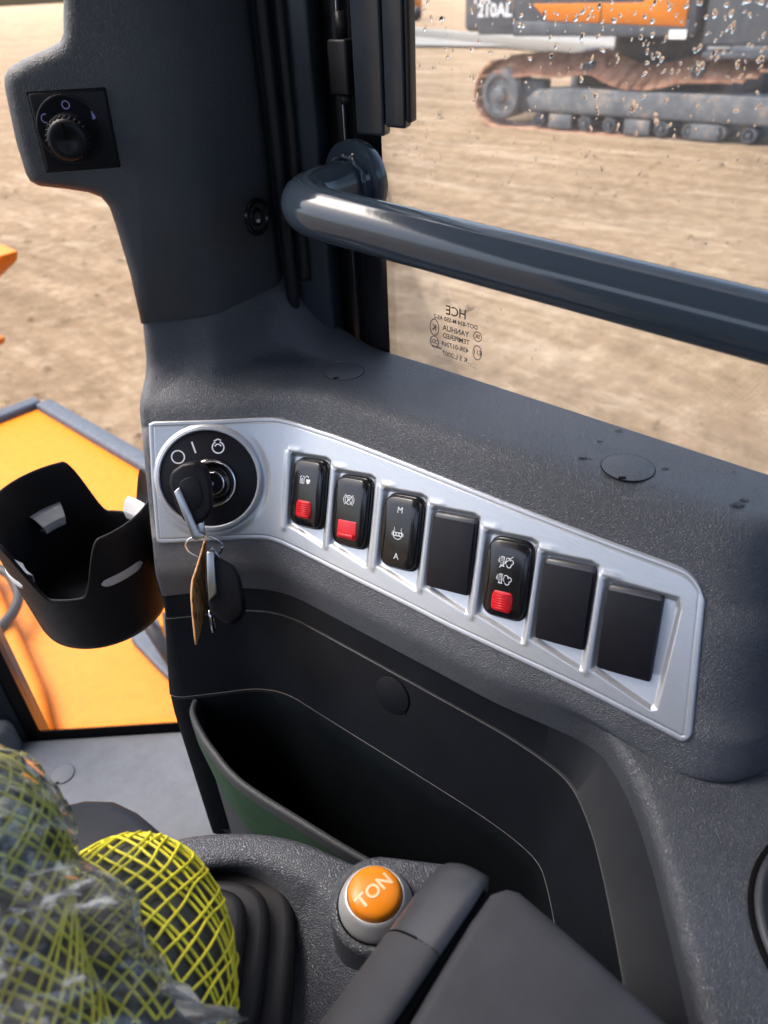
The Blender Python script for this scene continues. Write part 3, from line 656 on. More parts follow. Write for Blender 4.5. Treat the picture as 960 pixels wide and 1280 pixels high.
        for y0, cross in ((.0125, True), (.0005, False)):
            fr = FR(y0)
            dots = [flat(circ(x*u, y*u, (.34)*u, 8), fr) for x in (-5.0, -3.9, -2.8) for y in (-.6, .6, 1.7, 2.6)] + [flat(circ(x*u, y*u, .42*u, 8), fr) for x in (-5.6,) for y in (0, 1.1)]
            cl = [(circ(1.2*u, 1.6*u, 1.6*u, 12, -.3, 3.0), False), (circ(3.6*u, .6*u, 1.6*u, 12, -1.6, 1.9), False), (circ(2.2*u, -1.7*u, 1.6*u, 12, -3.0, .2), False), (circ(.4*u, .1*u, 1.2*u, 10, 1.8, 4.6), False),
                  seg((-3.9*u, 3.4*u), (-1.2*u, 3.4*u)), seg((-1.8*u, 3.4*u), (-1.8*u, -2.9*u)), seg((-3.6*u, -1.3*u), (-3.6*u, -2.9*u)), seg((-4.4*u, -2.9*u), (-1.0*u, -2.9*u))]
            if cross: cl.append(seg((-4.6*u, -4.3*u), (4.3*u, 4.6*u)))
            icon('exhaust_symbol', cap_, cl, fr, M['white'], .00052, extra=dots)

# ================================================================== IGNITION SWITCH, KEYS
DA = (exd, eyd, ezd); base = cD + ezd * .0016
ig = thing('ignition_switch', 'round black ignition dial with O and I marks on the silver panel', 'ignition switch', base, rot=DA)
v, f = lathe([(.0425, -.001), (.0425, .0016), (.0412, .0026), (.0402, .0022), (.0398, .0008)], (0, 0, 0), np.eye(3), 96, False); mk('silver_ring', v, f, M['silver'], ig, local=True)
v, f = lathe([(.0400, .0006), (.0392, .0010), (.0001, .0010)], (0, 0, 0), np.eye(3), 96, False); mk('dial_plate', v, f, M['satin'], ig, local=True)
frd = (np.array((0, 0, .0011)), EX, EY, EZ)
def dpx(px, py, off=.0): 
    q = onP(px, py, base + ezd * off, ezd) - base; return np.array((q @ exd, q @ eyd))
def dstroke(nm, st, w=.0011): v, f = join(*[ribbon(p, w, frd, .0002, c) for p, c in st]); mk(nm, v, f, M['steelgrey'] if False else M['white'], ig, local=True, smooth=False)
o_ = dpx(223, 571); dstroke('off_mark', [loop(circ(o_[0], o_[1], .0052, 30))])
dstroke('on_mark', [(np.array([dpx(240, 552), dpx(245, 566)]), False)], .0014)
o_ = dpx(273, 559); dstroke('start_mark', [(circ(o_[0], o_[1], .0047, 30, math.pi * .62, math.pi * 2.38), False), (circ(o_[0], o_[1], .0026, 14, .3, 2.8), False), (np.array([o_ + (-.003, .0052), o_ + (.0005, .0068), o_ + (.003, .0055)]), False)], .0011)
lc = dpx(266, 603)
def L3(p, z): return np.array((p[0], p[1], z))
v, f = lathe([(.0205, .0008), (.0205, .0030), (.0190, .0042), (.0176, .0040), (.0170, .0022), (.0100, .0022), (.0098, .0034), (.0085, .0034), (.0082, -.001), (.0001, -.001)], L3(lc, 0), np.eye(3), 64, False); mk('lock_collar', v, f, M['gloss'], ig, local=True)
v, f = tube(np.hstack([circ(lc[0], lc[1], .0188, 60), np.full((60, 1), .0041)]), .0009, 8, True); mk('collar_ring', v, f, M['chrome'], ig, local=True)
v, f = tube(np.hstack([circ(lc[0], lc[1], .0095, 40), np.full((40, 1), .0035)]), .0008, 8, True); mk('keyhole_ring', v, f, M['chrome'], ig, local=True)

def Dpt(px, py, off): return onP(px, py, base + ezd * off, ezd)
ky = thing('ignition_key', 'black folding key with a silver edge strip turned in the ignition dial', 'key', Dpt(240, 618, .03))
front = [Dpt(x, y, .034) for x, y in ((226, 580), (244, 577), (258, 588), (264, 612), (266, 636), (258, 650), (241, 658), (228, 652), (218, 630), (210, 604), (212, 590))]
back_ = [Dpt(x, y, .014) for x, y in ((240, 576), (252, 575), (262, 584), (266, 606), (267, 630), (262, 644), (248, 652), (238, 650), (228, 630), (220, 606), (224, 588))]
mid = [0.5 * (a + b) + 0.0 for a, b in zip(front, back_)]
n = 11; G = np.array([back_, mid, front]); v, f = grid(G, False, True); f = list(f) + [tuple(range(n)), tuple(2 * n + k for k in range(n))]
o = mk('key_head', v, f, M['satin'], ky); bevel(o, .0035, 4, 35)
c0 = np.mean(front, 0); pan = [c0 + (p - c0) * .52 + ezd * .0002 for p in front]; v, f = prism(pan, ezd, .0007); o = mk('head_panel', v, f, M['satin'], ky); bevel(o, .0005, 2)
st = [Dpt(x, y, .036) for x, y in ((217, 615), (224, 609), (249, 666), (255, 668), (255, 673), (247, 676), (240, 674))]
v, f = prism(st, -ezd, .008); o = mk('edge_strip', v, f, M['steelgrey'], ky); bevel(o, .0008, 2)
lp = [Dpt(x, y, .033) for x, y in ((245, 656), (255, 652), (255, 672), (251, 670))]
v, f = prism(lp, -ezd, .0035); o = mk('ring_eye', v, f, M['steelgrey'], ky); bevel(o, .0006, 2)
bl0 = base + exd * lc[0] + eyd * lc[1]; bl1 = np.mean(back_, 0); v, f = tube([bl0 - ezd * .004, bl0 + ezd * .004, bl1 + ezd * .004], .0035, 10); mk('key_shaft', v, f, M['chrome'], ky)
# split ring
rc_ = Dpt(255, 683, .030); rx = Dpt(278, 683, .030) - rc_; ry = Dpt(254, 668, .030) - rc_
th = np.linspace(0, 4 * math.pi, 120); P = [rc_ + rx * math.cos(a) + ry * math.sin(a) + ezd * (.0012 * a / 12 - .0006) + ezd * .004 * math.sin(a) for a in th]
v, f = tube(P, .00075, 8); o = mk('key_ring', v, f, M['chrome'], None); tag(o, 'thin steel split ring hanging from the ignition key', 'key ring')
# paper tag : two leaves of card folded and curled
tg = thing('paper_tag', 'small folded brown kraft paper tag hanging from the key ring', 'tag', Dpt(250, 735, .03))
Lp = [(257, 676), (253, 690), (246, 712), (241, 727), (240, 745), (242, 770), (244, 790), (246, 805)]
Rp = [(259, 677), (258, 694), (257, 712), (257, 727), (258, 745), (258, 762), (253, 783), (247, 806)]
a = resample(np.array(Lp, float), 24); b = resample(np.array(Rp, float), 24)
for nm, z0, z1, mt, sh in (('tag_leaf', .040, .012, M['paper'], 0.0), ('tag_back_leaf', .0385, .010, M['paper_edge'], -1.2)):
    G = np.array([[Dpt(a[i, 0] * (1 - k) + b[i, 0] * k + sh, a[i, 1] * (1 - k) + b[i, 1] * k, z0 * (1 - k) + z1 * k + .0025 * math.sin(math.pi * k)) for k in np.linspace(0, 1, 7)] for i in range(24)])
    v, f = grid(G); o = mk(nm, v, f, mt, tg); sol = o.modifiers.new('card', 'SOLIDIFY'); sol.thickness = .0007
sk = thing('spare_key', 'black spare key with a pale metal strip hanging from the split ring', 'key', Dpt(280, 730, .03))
fb = [(266, 694), (276, 698), (290, 706), (298, 720), (303, 745), (305, 762), (300, 773), (288, 780), (277, 777), (264, 765), (260, 756), (258, 730), (260, 700)]
front = [Dpt(x, y, .040) for x, y in fb]; fm = np.mean(front, 0); back_ = [Dpt(x + 3, y + 1, .020) for x, y in fb]
n = len(fb); midl = [0.5 * (p + q) for p, q in zip(front, back_)]
v, f = grid(np.array([back_, midl, front]), False, True); f = list(f) + [tuple(range(n)), tuple(2 * n + k for k in range(n))]
o = mk('key_head', v, f, M['satin'], sk); bevel(o, .0055, 4, 35)
sp = [Dpt(x, y, .0425) for x, y in ((258, 690), (267, 690), (269, 720), (271, 742), (261, 752), (259, 725))]
v, f = prism(sp, -ezd, .009); o = mk('edge_strip', v, f, M['steelgrey'], sk); bevel(o, .0008, 2)
v, f = tube([Dpt(262, 692, .036), Dpt(265, 685, .036), Dpt(272, 694, .034), Dpt(276, 706, .034)], .0012, 8); mk('ring_eye', v, f, M['steelgrey'], sk)
v, f = tube([Dpt(262, 762, .033), Dpt(263, 772, .033), Dpt(267, 790, .033)], .0016, 8); mk('key_blade', v, f, M['chrome'], sk)
v, f = tube([Dpt(267, 772, .033), Dpt(270, 786, .033), Dpt(267, 791, .033), Dpt(264, 780, .033), Dpt(266, 771, .033)], .0006, 6); mk('small_clip', v, f, M['gloss'], sk)

# ================================================================== PILLAR TRIM
pA, pB, pC = np.array((.280, .524)), np.array((.328, .490)), np.array((.414, .503))
pd = nrm(pB - pA); pnL = np.array((pd[1], -pd[0], 0)); pnL = pnL if pnL @ np.array((*pA, 0)) < 0 else -pnL; pA3 = np.array((*pA, -.21))
def onPil(px, py): return onP(px, py, pA3, pnL)
sil = [(75, -90), (75, 0), (75, 42), (70, 53), (56, 61), (20, 77), (6, 86), (0, 97), (1, 112), (15, 178), (28, 220), (34, 230), (46, 236), (82, 240), (108, 244), (124, 250), (134, 262), (142, 285), (160, 345), (176, 405)]
Ls = [onPil(*p) for p in sil]; zt = Ls[0][2]
zb = -.2115
rb = np.array((*pB, zb)); rt = np.array((*pB, zt)); Ls[-1] = np.array((*pA, zb))
cb = np.array((*pC, zb)); ct = np.array((*pC, zt))
k = len(Ls); poly = Ls + [rb, rt]; bk = np.array((.055, .062, 0))
V = [np.array(p) for p in poly] + [cb, ct]; nV = len(V); V += [p + bk for p in V]
iRb, iRt, iCb, iCt = k, k + 1, k + 2, k + 3
Fc = [tuple(range(k + 2)), (iRb, iCb, iCt, iRt)]
Fb = [tuple(i + nV for i in fc) for fc in Fc]
outl = list(range(k)) + [iRb, iCb, iCt, iRt]
Sd = [(outl[i], outl[(i + 1) % len(outl)], outl[(i + 1) % len(outl)] + nV, outl[i] + nV) for i in range(len(outl))]
pt = thing('pillar_trim', 'dark grained corner pillar cover with a square side box above the ignition', 'pillar', (.33, .51, -.1))
o = mk('pillar_cover', V, Fc + Fb + Sd, M['trim_pillar'], pt)
me = o.data; bw = me.attributes.new('bevel_weight_edge', 'FLOAT', 'EDGE')
for e in me.edges:
    a, b = e.vertices; s_ = {a, b}; wgt = 0.0
    if a < nV and b < nV:
        wgt = .55
        if s_ == {iRb, iRt}: wgt = 1.0
        elif s_ == {k - 1, iRb} or s_ == {iRb, iCb}: wgt = .10
    bw.data[e.index].value = wgt
bm_ = o.modifiers.new('bevel', 'BEVEL'); bm_.width = .018; bm_.segments = 5; bm_.limit_method = 'WEIGHT'; bm_.offset_type = 'OFFSET'
# mirror control panel with rotary knob
q = [onPil(x, y) for x, y in ((34, 116), (131, 110), (150, 208), (59, 215))]; kc = sum(q) / 4
knx = np.array((*pd, 0)); kax = (knx, EZ, pnL)
def KP(px, py, off=0.0): return onP(px, py, pA3 + pnL * off, pnL)
o = mk('control_surround', *prism([kc + (p - kc) * 1.035 - pnL * .002 for p in q], pnL, .0024), M['gap'], pt); bevel(o, .002, 2, 20)
kp = mk('control_plate', *prism([p - pnL * .002 for p in q], pnL, .0045), M['satin'], pt); bevel(kp, .004, 4, 40)
kk = KP(80, 172)
dc = KP(88, 162, .0026)
v, f = lathe([(.0215, -.001), (.0212, .0006), (.0200, .0010), (.0190, .0005), (.0001, .0004)], dc, kax, 48, False); mk('dial_recess', v, f, M['satin'], kp)
prof = [(.0142, 0), (.0142, .006), (.0128, .008), (.0128, .016), (.0116, .0185), (.0096, .0195), (.0060, .0185), (.0030, .0172), (.0001, .0168)]
v, f = lathe(prof, KP(88, 170, .0026), kax, 56, False); v = np.array(v); kn = mk('knob', v, f, M['satin'], kp)
rv = []
for a in np.linspace(0, 2 * math.pi, 26, endpoint=False):
    p = KP(88, 170, .0026) + (knx * math.cos(a) + EZ * math.sin(a)) * .0129; rv.append(tube([p + pnL * .0075, p + pnL * .0165], .0009, 5))
tag(mk('knob_ribs', *join(*rv), M['satin'], kn), kind='stuff')
v, f = box(KP(88, 170, .0026) + pnL * .0196 + EZ * .0055, (.0008, .0050, .0006), kax); mk('knob_pointer', v, f, M['gap'], kn, smooth=False)
for nm, p, a0, a1 in (('left_mark', (57, 148), 1.2, 4.9), ('top_mark', (82, 131), 0, 2 * math.pi), ('right_mark', (115, 144), -1.6, 1.6)):
    fr = (KP(*p, .0030), knx, EZ, pnL); n_ = nm
    if nm == 'right_mark': v, f = flat(circ(0, 0, .0026, 14, a0, a1), fr)
    else: v, f = ribbon(circ(0, 0, .0026 if nm != 'top_mark' else .0023, 18, a0, a1), .0007, fr, .0002, nm == 'top_mark')
    mk('mirror_mark', v, f, M['purple'], kp, smooth=False)
# socket in the right hand facet
rd_ = nrm(pC - pB); rn = np.array((rd_[1], -rd_[0], 0)); rp = np.array((*pB, 0)); rax = (np.array((*rd_, 0)), EZ, rn)
sc_ = onP(321, 271, rp, rn)
v, f = lathe([(.0145, -.002), (.0145, .0012), (.0130, .0022), (.0108, .0018), (.0104, -.004), (.0001, -.004)], sc_, rax, 40, False); so = mk('socket', v, f, M['gloss'], pt)
v, f = lathe([(.0072, -.006), (.0072, .0004), (.0058, .0010), (.0040, .0008), (.0036, -.002), (.0001, -.002)], sc_, rax, 28, False); mk('socket_core', v, f, M['gloss'], so)
v, f = box(sc_ + rn * .0012 - EZ * .003, (.0016, .0012, .0006), rax); mk('socket_contact', v, f, M['white'], so, smooth=False)

# ================================================================== WINDOW FRAME, SEAL, BLIND RAIL, GLASS
GX = .449
def plan(px, X, row=200): p = onX(px, row, X); return np.array((p[0], p[1]))
zf0, zf1 = -.30, .16
fp = thing('window_post', 'dark painted steel window post behind the grained pillar cover', 'post', (.44, .46, -.05))
def vprism(name, pts, mt, parent, bev=0, z0=zf0, z1=zf1):
    o = mk(name, *prism([(p[0], p[1], z0) for p in pts], (0, 0, 1), z1 - z0), mt, parent)
    if bev: bevel(o, bev, 3)
    return o
a0 = np.array((.412, .520)); a1 = plan(398, .432); a2 = plan(404, .438); a3 = plan(413, .452); a4 = plan(440, .452); a5 = plan(456, .446)
vprism('post_skin', [a0, a1, a2, a3, np.array((.50, a3[1] + .03)), np.array((.46, .58))], M['frame'], fp, .003)
vprism('post_recess', [a3 + (.002, .004), a4 + (.001, 0), a4 + (.05, .02), a3 + (.05, .02)], M['rubber'], fp)
vprism('window_gasket', [a4 + (.0, .004), a5, plan(478, GX - .001), plan(478, GX + .006), a4 + (.02, .02)], M['gloss'], fp, .0012)
# thin bright tube painting the post's highlight below the rail flange
p = plan(433, .446); v, f = tube([(p[0], p[1], -.29), (p[0], p[1], .10)], .0008, 6); mk('post_highlight', v, f, M['steelgrey'], fp)
# rubber seal between cover and post : runs down and sweeps along the sill
sealpts = [onX(x, y, .414) for x, y in ((320, -60), (326, 0), (339, 120), (352, 240), (364, 350))] + [onX(368, 384, .416), onX(371, 412, .425), onX(373, 440, .435)]
v, f = tube(catmull(sealpts, 60), .0055, 10); tag(mk('rubber_seal', v, f, M['rubber'], fp))
v, f = tube(catmull([p + np.array((.008, -.010, 0)) for p in sealpts[:5]], 50), .0042, 10); mk('rubber_seal', v, f, M['rubber'], fp)
# blind rail
br_ = thing('blind_rail', 'dark grooved blind rail hanging down beside the window', 'rail', (.43, .40, .0))
zl = onX(470, 170, .43)[2]
for nm, l, r, X, dz, mt in (('rail_face', 441, 477, .4295, 0.0, M['frame']), ('rail_channel', 479, 505, .4300, .006, M['frame']), ('rail_edge', 506, 512, .4290, .010, M['rubber'])):
    p, q_ = plan(l, X, 90), plan(r, X, 90); o = mk(nm, *prism([(p[0], p[1], zl + dz), (q_[0], q_[1], zl + dz), (q_[0] + .012, q_[1] + .004, zl + dz), (p[0] + .012, p[1] + .004, zl + dz)], (0, 0, 1), .25), mt, br_); bevel(o, .0022, 3)
lt = thing('window_latch', 'small black latch block with a pin beside the blind rail', 'latch', onX(428, 80, .44))
lc0, lc1 = onX(429, 48, .438), onX(429, 118, .438); p, q_ = plan(418, .438, 80), plan(441, .438, 80); cc = np.array((*(p + q_) / 2, (lc0[2] + lc1[2]) / 2))
o = mk('latch_body', *box(cc, (.007, np.linalg.norm(p - q_) / 2, (lc0[2] - lc1[2]) / 2)), M['rubber'], lt); bevel(o, .002, 3)
for s_ in (1, -1): mk('latch_pin', *tube([cc + EZ * s_ * (lc0[2] - lc1[2]) / 2, cc + EZ * s_ * ((lc0[2] - lc1[2]) / 2 + (.016 if s_ > 0 else .006))], .0042, 10), M['rubber'], lt)
# grab rail
gr = thing('grab_rail', 'thick glossy blue grey grab rail bent in front of the side window', 'grab rail', (.37, .32, -.13))
Fp = onX(445, 226, .434); ax0 = np.array((.368, Fp[1] - .002, Fp[2] - .002)); far = onX(960, 410, .388); d_ = nrm(far - onX(500, 293, .368))
st_ = onX(500, 293, .368); cr = .043
cor = st_ - d_ * ((st_[1] - Fp[1]) / d_[1] * 1.0); cor = st_ + d_ * ((Fp[1] - st_[1]) / d_[1])
b0 = cor + nrm(Fp - cor) * cr; b1 = cor + d_ * cr
path = [Fp + nrm(Fp - cor) * .01] + [Fp + (b0 - Fp) * t for t in np.linspace(0, 1, 6)] + [(1 - t) ** 2 * b0 + 2 * t * (1 - t) * cor + t * t * b1 for t in np.linspace(.05, .95, 22)] + [b1 + d_ * s_ for s_ in np.linspace(0, .62, 24)]
v, f = tube(path, .0174, 44); mk('rail_tube', v, f, M['rail'], gr)
axf = nrm(cor - Fp); e1 = nrm(np.cross(axf, EZ)); e2 = np.cross(e1, axf)
v, f = lathe([(.0001, -.003), (.0285, -.003), (.0292, -.002), (.0292, .006), (.0285, .0072), (.021, .0072), (.0192, .0105), (.0178, .0140)], Fp - axf * .002, (e1, e2, axf), 56, False); mk('flange', v, f, M['rail'], gr, angle=35)
wb_ = [Fp + axf * (.0105 + .0008 * math.sin(a * 9)) + (e1 * math.cos(a) + e2 * math.sin(a)) * (.0192 + .0003 * math.sin(a * 13)) for a in np.linspace(0, 2 * math.pi, 90, endpoint=False)]
v, f = tube(wb_, .0020, 8, True); mk('weld_bead', v, f, M['rail'], gr)

# side window
sw_ = thing('side_window', 'rain spotted side window pane with small printed glass marks', 'window', (GX, .1, -.1))
yl = plan(470, GX)[1]
gp = mk('pane', *box((GX + .0025, (yl - 1.0) / 2, .08), (.0022, (yl + 1.0) / 2, .40)), M['glass'], sw_, smooth=False)
mo = onX(578, 392, GX); mfr0 = -EY     # seen from inside the print is mirrored; screen right is -Y
up = EZ
def gtext(px, py, s, hpx, hgt=None):
    c = onX(px, py, GX - .0004); hm = np.linalg.norm(onX(px, py, GX) - onX(px, py + hpx, GX)) * 1.38
    return text_vf(s, hm, (c, -EY, EZ, -EX), 0.0, mirror=True, sx=.98, bold=.00010)
mv = [gtext(570, 391, "HCE", 12), gtext(569, 402.5, "DOT-834 M-S50 AS-2", 5.4), gtext(569.5, 414, "YANHUA", 7.0), gtext(570, 424, "TEMPERED", 6.2), gtext(568.5, 434, "43R-017269", 6.0), gtext(568.5, 446, "K S L:2007", 6.2), gtext(546, 434, "E000124", 3.0)]
def gring(px, py, rx, ry, w=.0007):
    c = onX(px, py, GX - .0004); s_ = np.linalg.norm(onX(px + 1, py, GX) - onX(px, py, GX)); return ribbon(circ(0, 0, rx * s_, 30, ry=ry * s_), w, (c, -EY, EZ, -EX), 0, True)
mv += [gring(543, 409, 5.2, 8.0, .0008), gtext(543, 409.5, "K", 8), gring(543, 427, 5.0, 5.4), gtext(543, 427, "CCC", 5), gring(597, 421, 4.8, 5), gtext(597, 421, "SK", 5), gring(596.5, 441, 5.2, 7.4), gtext(596.5, 441, "E11", 6)]
for i in range(7):
    for j in range(2):
        c = onX(547 + i * 2.9, 444.5 + i * .8 + j * 2.6, GX - .0004)
        mv.append(flat(circ(0, 0, .0004, 6), (c, -EY, EZ, -EX), 0))
for x, y in ((586, 454), (589, 455), (592, 454.5), (595, 456), (588, 457.5), (591.5, 459), (594, 460)):
    mv.append(flat(circ(0, 0, .0005, 6), (onX(x, y, GX - .0004), -EY, EZ, -EX), 0))
tag(mk('glass_print', *join(*mv), M['ink'], gp, smooth=False))
# rain drops on the outside of the pane
drops = []
def drop(y, z, r, el, lean):
    n1, n2 = 5, 12; G = []
    sk_ = random.uniform(-.4, .4)
    for i in range(n1):
        a = (i + .0) / (n1 - 1) * math.pi / 2; ring = []
        for j in range(n2):
            b = 2 * math.pi * j / n2; rr = r * math.cos(a) * (1 + .22 * math.sin(2 * b + sk_ * 9) + .15 * math.sin(3 * b + lean * 7))
            dy, dz = rr * math.cos(b), rr * math.sin(b) * el * (1.0 if math.sin(b) < 0 else .8)
            ring.append((GX + .0048 + r * .30 * math.sin(a), y + dy + dz * lean, z + dz))
        G.append(ring)
    v, f = grid(np.array(G), False, True); return v, f + [tuple(range(n2))]
for i in range(900):
    if i < 270: px, py = random.uniform(505, 970), abs(random.gauss(0, 1)) * 130 + 0
    elif i < 330: px, py = random.uniform(480, 640), random.uniform(170, 440)
    elif i < 430: px, py = random.uniform(500, 980), random.uniform(120, 590)
    else: px, py = random.uniform(484, 980), random.uniform(0, 600)
    if px < 512 and py < 170: continue
    p = onX(px, py, GX); r = random.choice((.0005, .0007, .0008, .0010, .0012, .0014)) * (1.0 if i < 270 else .62 if i < 430 else .36) * random.uniform(.8, 1.15)
    drops.append(drop(p[1], p[2], r, random.uniform(1.0, 2.1), random.uniform(-.5, .3)))
tag(mk('rain_drops', *join(*drops), M['water'], gp), kind='stuff')
# splashes of water on the sill
sd_ = []
for x, y, r in ((729, 573, .0022), (738, 574, .0011), (750, 552, .0014), (832, 586, .0018), (815, 607, .0014), (774, 538, .0018), (690, 545, .001), (922, 632, .003), (930, 626, .002), (917, 590, .0012), (500, 440, .001)):
    p = onZ(x, y, ZS); v, f = lathe([(r, 0), (r * .8, r * .25), (r * .4, r * .38), (.00001, r * .4)], p, (cx_ * 1.5, cy_, EZ), 14, False); sd_.append((v, f))
o = mk('water_splashes', *join(*sd_), M['water'], None); tag(o, 'small splashes of rain water on the grained window sill', 'water drops', kind='stuff')

# ================================================================== FRONT CORNER WINDOW AND FLOOR TRIM
LZ = -.85
f0 = onZ(46, 921, LZ); f1 = onZ(240, 909, LZ); fd = nrm((f1 - f0) * (1, 1, 0)); fn = np.array((fd[1], -fd[0], 0)); fn = fn if fn @ f0 < 0 else -fn
fw = thing('front_window', 'front corner window pane with a black border below the cup holder', 'window', (f0 + f1) / 2)
def fq(u, z): return np.array((f0[0] + fd[0] * u, f0[1] + fd[1] * u, LZ + z))
L_ = .36; bw_ = .055
mk('pane', *prism([fq(-.02, -.05), fq(L_, -.05), fq(L_, 1.0), fq(-.02, 1.0)], -fn, .004), M['front_glass'], fw, smooth=False)
def uz(px, py): p = onP(px, py, f0, fn); return (p - f0) @ fd, p[2] - LZ
zi = uz(140, 903)[1] + .004; 
mk('border', *prism([fq(0, -.06), fq(L_, -.06), fq(L_, .012), fq(.008, .012), fq(.008, 1.0), fq(-.012, 1.0), fq(-.012, -.06)], fn, .0015), M['gap'], fw, smooth=False)
dt = [flat(circ(0, 0, .0016, 6), (fq(u, .0145) + fn * .001, fd, EZ, fn), 0) for u in np.arange(.01, .30, .0042)]
tag(mk('border_dots', *join(*dt), M['gap'], fw, smooth=False), kind='stuff')
mk('corner_post', *prism([fq(-.012, -.2) + fn * .004, fq(-.012, -.2) - fn * .05, fq(-.12, -.2) - fn * .06, fq(-.13, -.2) + fn * .03], EZ, 1.2), M['frame'], fw)
lg = thing('floor_trim', 'plain grey floor ledge below the corner window with a round cap', 'floor trim', (.2, .7, LZ))
poly = [fq(-.14, 0) + fn * .002, fq(L_, 0) + fn * .002, np.array((.46, .30, LZ)), np.array((-.30, .30, LZ)), np.array((-.42, 1.0, LZ))]
o = mk('ledge', *prism([p - EZ * .001 for p in poly], -EZ, .05), M['ledge'], lg); bevel(o, .008, 3)
up_ = [fq(-.14, 0) + fn * .003, fq(-.012, 0) + fn * .003, fq(-.02, 0) + fn * .035, fq(-.15, 0) + fn * .055]
o = mk('raised_corner', *prism([p - EZ * .02 for p in up_], EZ, .075), M['ledge'], lg); bevel(o, .02, 5)
cap('floor_cap', onZ(78, 967, LZ + .0002), cx_, cy_, EZ, .0155, lg, M['ledge'], -1.7)
# dark hump in front of the ledge (pedal well cover)
hp = [onZ(x, y, -.74) for x, y in ((70, 1010), (85, 1000), (105, 995), (140, 996), (170, 1010), (200, 1035), (230, 1065), (250, 1120), (60, 1200), (20, 1100))]
hc = thing('pedal_cover', 'dark rounded cover in front of the grey floor ledge', 'cover', np.mean(hp, 0))
o = mk('cover_shell', *prism([p for p in hp], -EZ, .10), M['wall'], hc); bevel(o, .014, 4, 30)

# ================================================================== OUTSIDE : own machine
HZ = -1.2
hd = thing('orange_hood', 'large flat orange machine cover with a grey edge strip outside the window', 'machine cover', (.6, 1.9, HZ))
hx1, hy1 = onZ(50, 505, HZ)[:2]
o = mk('cover_top', *prism([(-.25, .86, HZ), (hx1, .20, HZ), (hx1, hy1, HZ), (-.25, hy1, HZ)], -EZ, .65), M['orange'], hd); bevel(o, .02, 3)
for a, b in (((-.25, hy1 - .03), (hx1, hy1 + .03)), ((hx1 - .03, .25), (hx1 + .03, hy1 - .034))):
    c = np.array(((a[0] + b[0]) / 2, (a[1] + b[1]) / 2, HZ + .006)); o = mk('edge_strip', *box(c, ((b[0] - a[0]) / 2, (b[1] - a[1]) / 2, .02)), M['machgrey'], hd); bevel(o, .012, 3)
o = mk('folded_flange', *prism([onZ(x, y, HZ) + EZ * .001 for x, y in ((-60, 640), (-20, 690), (60, 870), (75, 935), (-10, 935), (-90, 760))], EZ, .05), M['orange'], hd); bevel(o, .02, 3)
hose = catmull([onZ(x, y, HZ + .06) for x, y in ((-60, 720), (-20, 708), (8, 716), (22, 738), (20, 758), (6, 778), (-20, 800))], 40)
tag(mk('hydraulic_hose', *tube(hose, .012, 10), M['rubber']), 'black hose looping over the orange cover at the left edge', 'hose')
bk_ = thing('step_bracket', 'dark bracket and rod standing on the orange cover behind the console', 'bracket', onZ(215, 840, HZ))
p0_, p1_, p2_ = onZ(182, 785, HZ + .12), onZ(236, 858, HZ + .03), onZ(196, 800, HZ + .03)
mk('bracket_rod', *tube([p0_ + EZ * .05, p0_ * .5 + p1_ * .5 + EZ * .02, p1_], .014, 10), M['rubber'], bk_)
o = mk('bracket_plate', *prism([onZ(x, y, HZ + .02) for x, y in ((205, 775), (260, 790), (262, 860), (233, 862), (214, 842))], EZ, .03), M['rubber'], bk_); bevel(o, .005)
o = mk('bracket_foot', *prism([onZ(x, y, HZ + .002) for x, y in ((165, 805), (200, 780), (214, 842), (226, 868), (208, 850))], EZ, .022), M['machgrey'], bk_); bevel(o, .005)
bm2 = thing('machine_boom', 'orange steel boom tip of the machine poking in at the left edge', 'boom', onZ(-20, 380, -1.4))
ap = [onX(x - 22, y, 1.15) for x, y in ((-70, 296), (6, 312), (22, 320), (21, 332), (2, 352), (-30, 385), (2, 424), (10, 428), (8, 436), (-70, 450))]
o = mk('boom_plate', *prism(ap, EX, .08), M['orange'], bm2); bevel(o, .012, 3)

# ================================================================== CUP HOLDER
cpos = ray(95, 650) * .715; rT, rB, hC = .0725, .060, .104
rh = nrm(R @ np.array((1, 0, 0)) * np.array((1, 1, 0))); fh = nrm(-(R @ np.array((0, 0, 1))) * np.array((1, 1, 0)))
cu = thing('cup_holder', 'black open cup holder with grey rubber grips and two notches', 'cup holder', cpos - EZ * .05)
nT = 220; th = np.linspace(0, 2 * math.pi, nT, endpoint=False)      # 0 = screen right, pi/2 = away
def notch(a, c, w0, w1, dp):
    d = (a - c + math.pi) % (2 * math.pi) - math.pi
    return dp * (1 - sstep(w0, w0 + w1, np.abs(d)))
def topz(a): 
    return .022 - notch(a, -math.pi / 2 + .02, .20, .42, .058) - notch(a, math.pi / 2 - .22, .20, .42, .058)
dirs = np.cos(th)[:, None] * rh + np.sin(th)[:, None] * fh
tz = topz(th); G = []
def rad_at(z): return rB + (rT - rB) * (z + hC) / (hC + .02)
levels = [('o', 0, -hC), ('o', .92, -hC), ('o', .985, -hC + .002), ('o', 1.0, -hC + .008)] + [('o', 1, k) for k in np.linspace(.12, .93, 10)]
for l in levels:
    if l[2] < -.05 and l[1] <= 1 and l in levels[:4]: G.append(cpos + dirs * rad_at(l[2]) * max(l[1], .001) + EZ * l[2])
    else: z = -hC + (tz + hC) * l[2]; G.append(cpos + dirs * rad_at(z)[:, None] + EZ * z[:, None])
wallt = .0030
for off, dz in ((0, -.0018), (-.0006, -.0004), (-.0015, 0), (-.0024, -.0004), (-wallt, -.0018)):
    G.append(cpos + dirs * (rad_at(tz) + off)[:, None] + EZ * (tz + dz)[:, None])
for k in np.linspace(.9, .04, 10): z = -hC + (tz + hC) * k; G.append(cpos + dirs * (rad_at(z) - wallt)[:, None] + EZ * z[:, None])
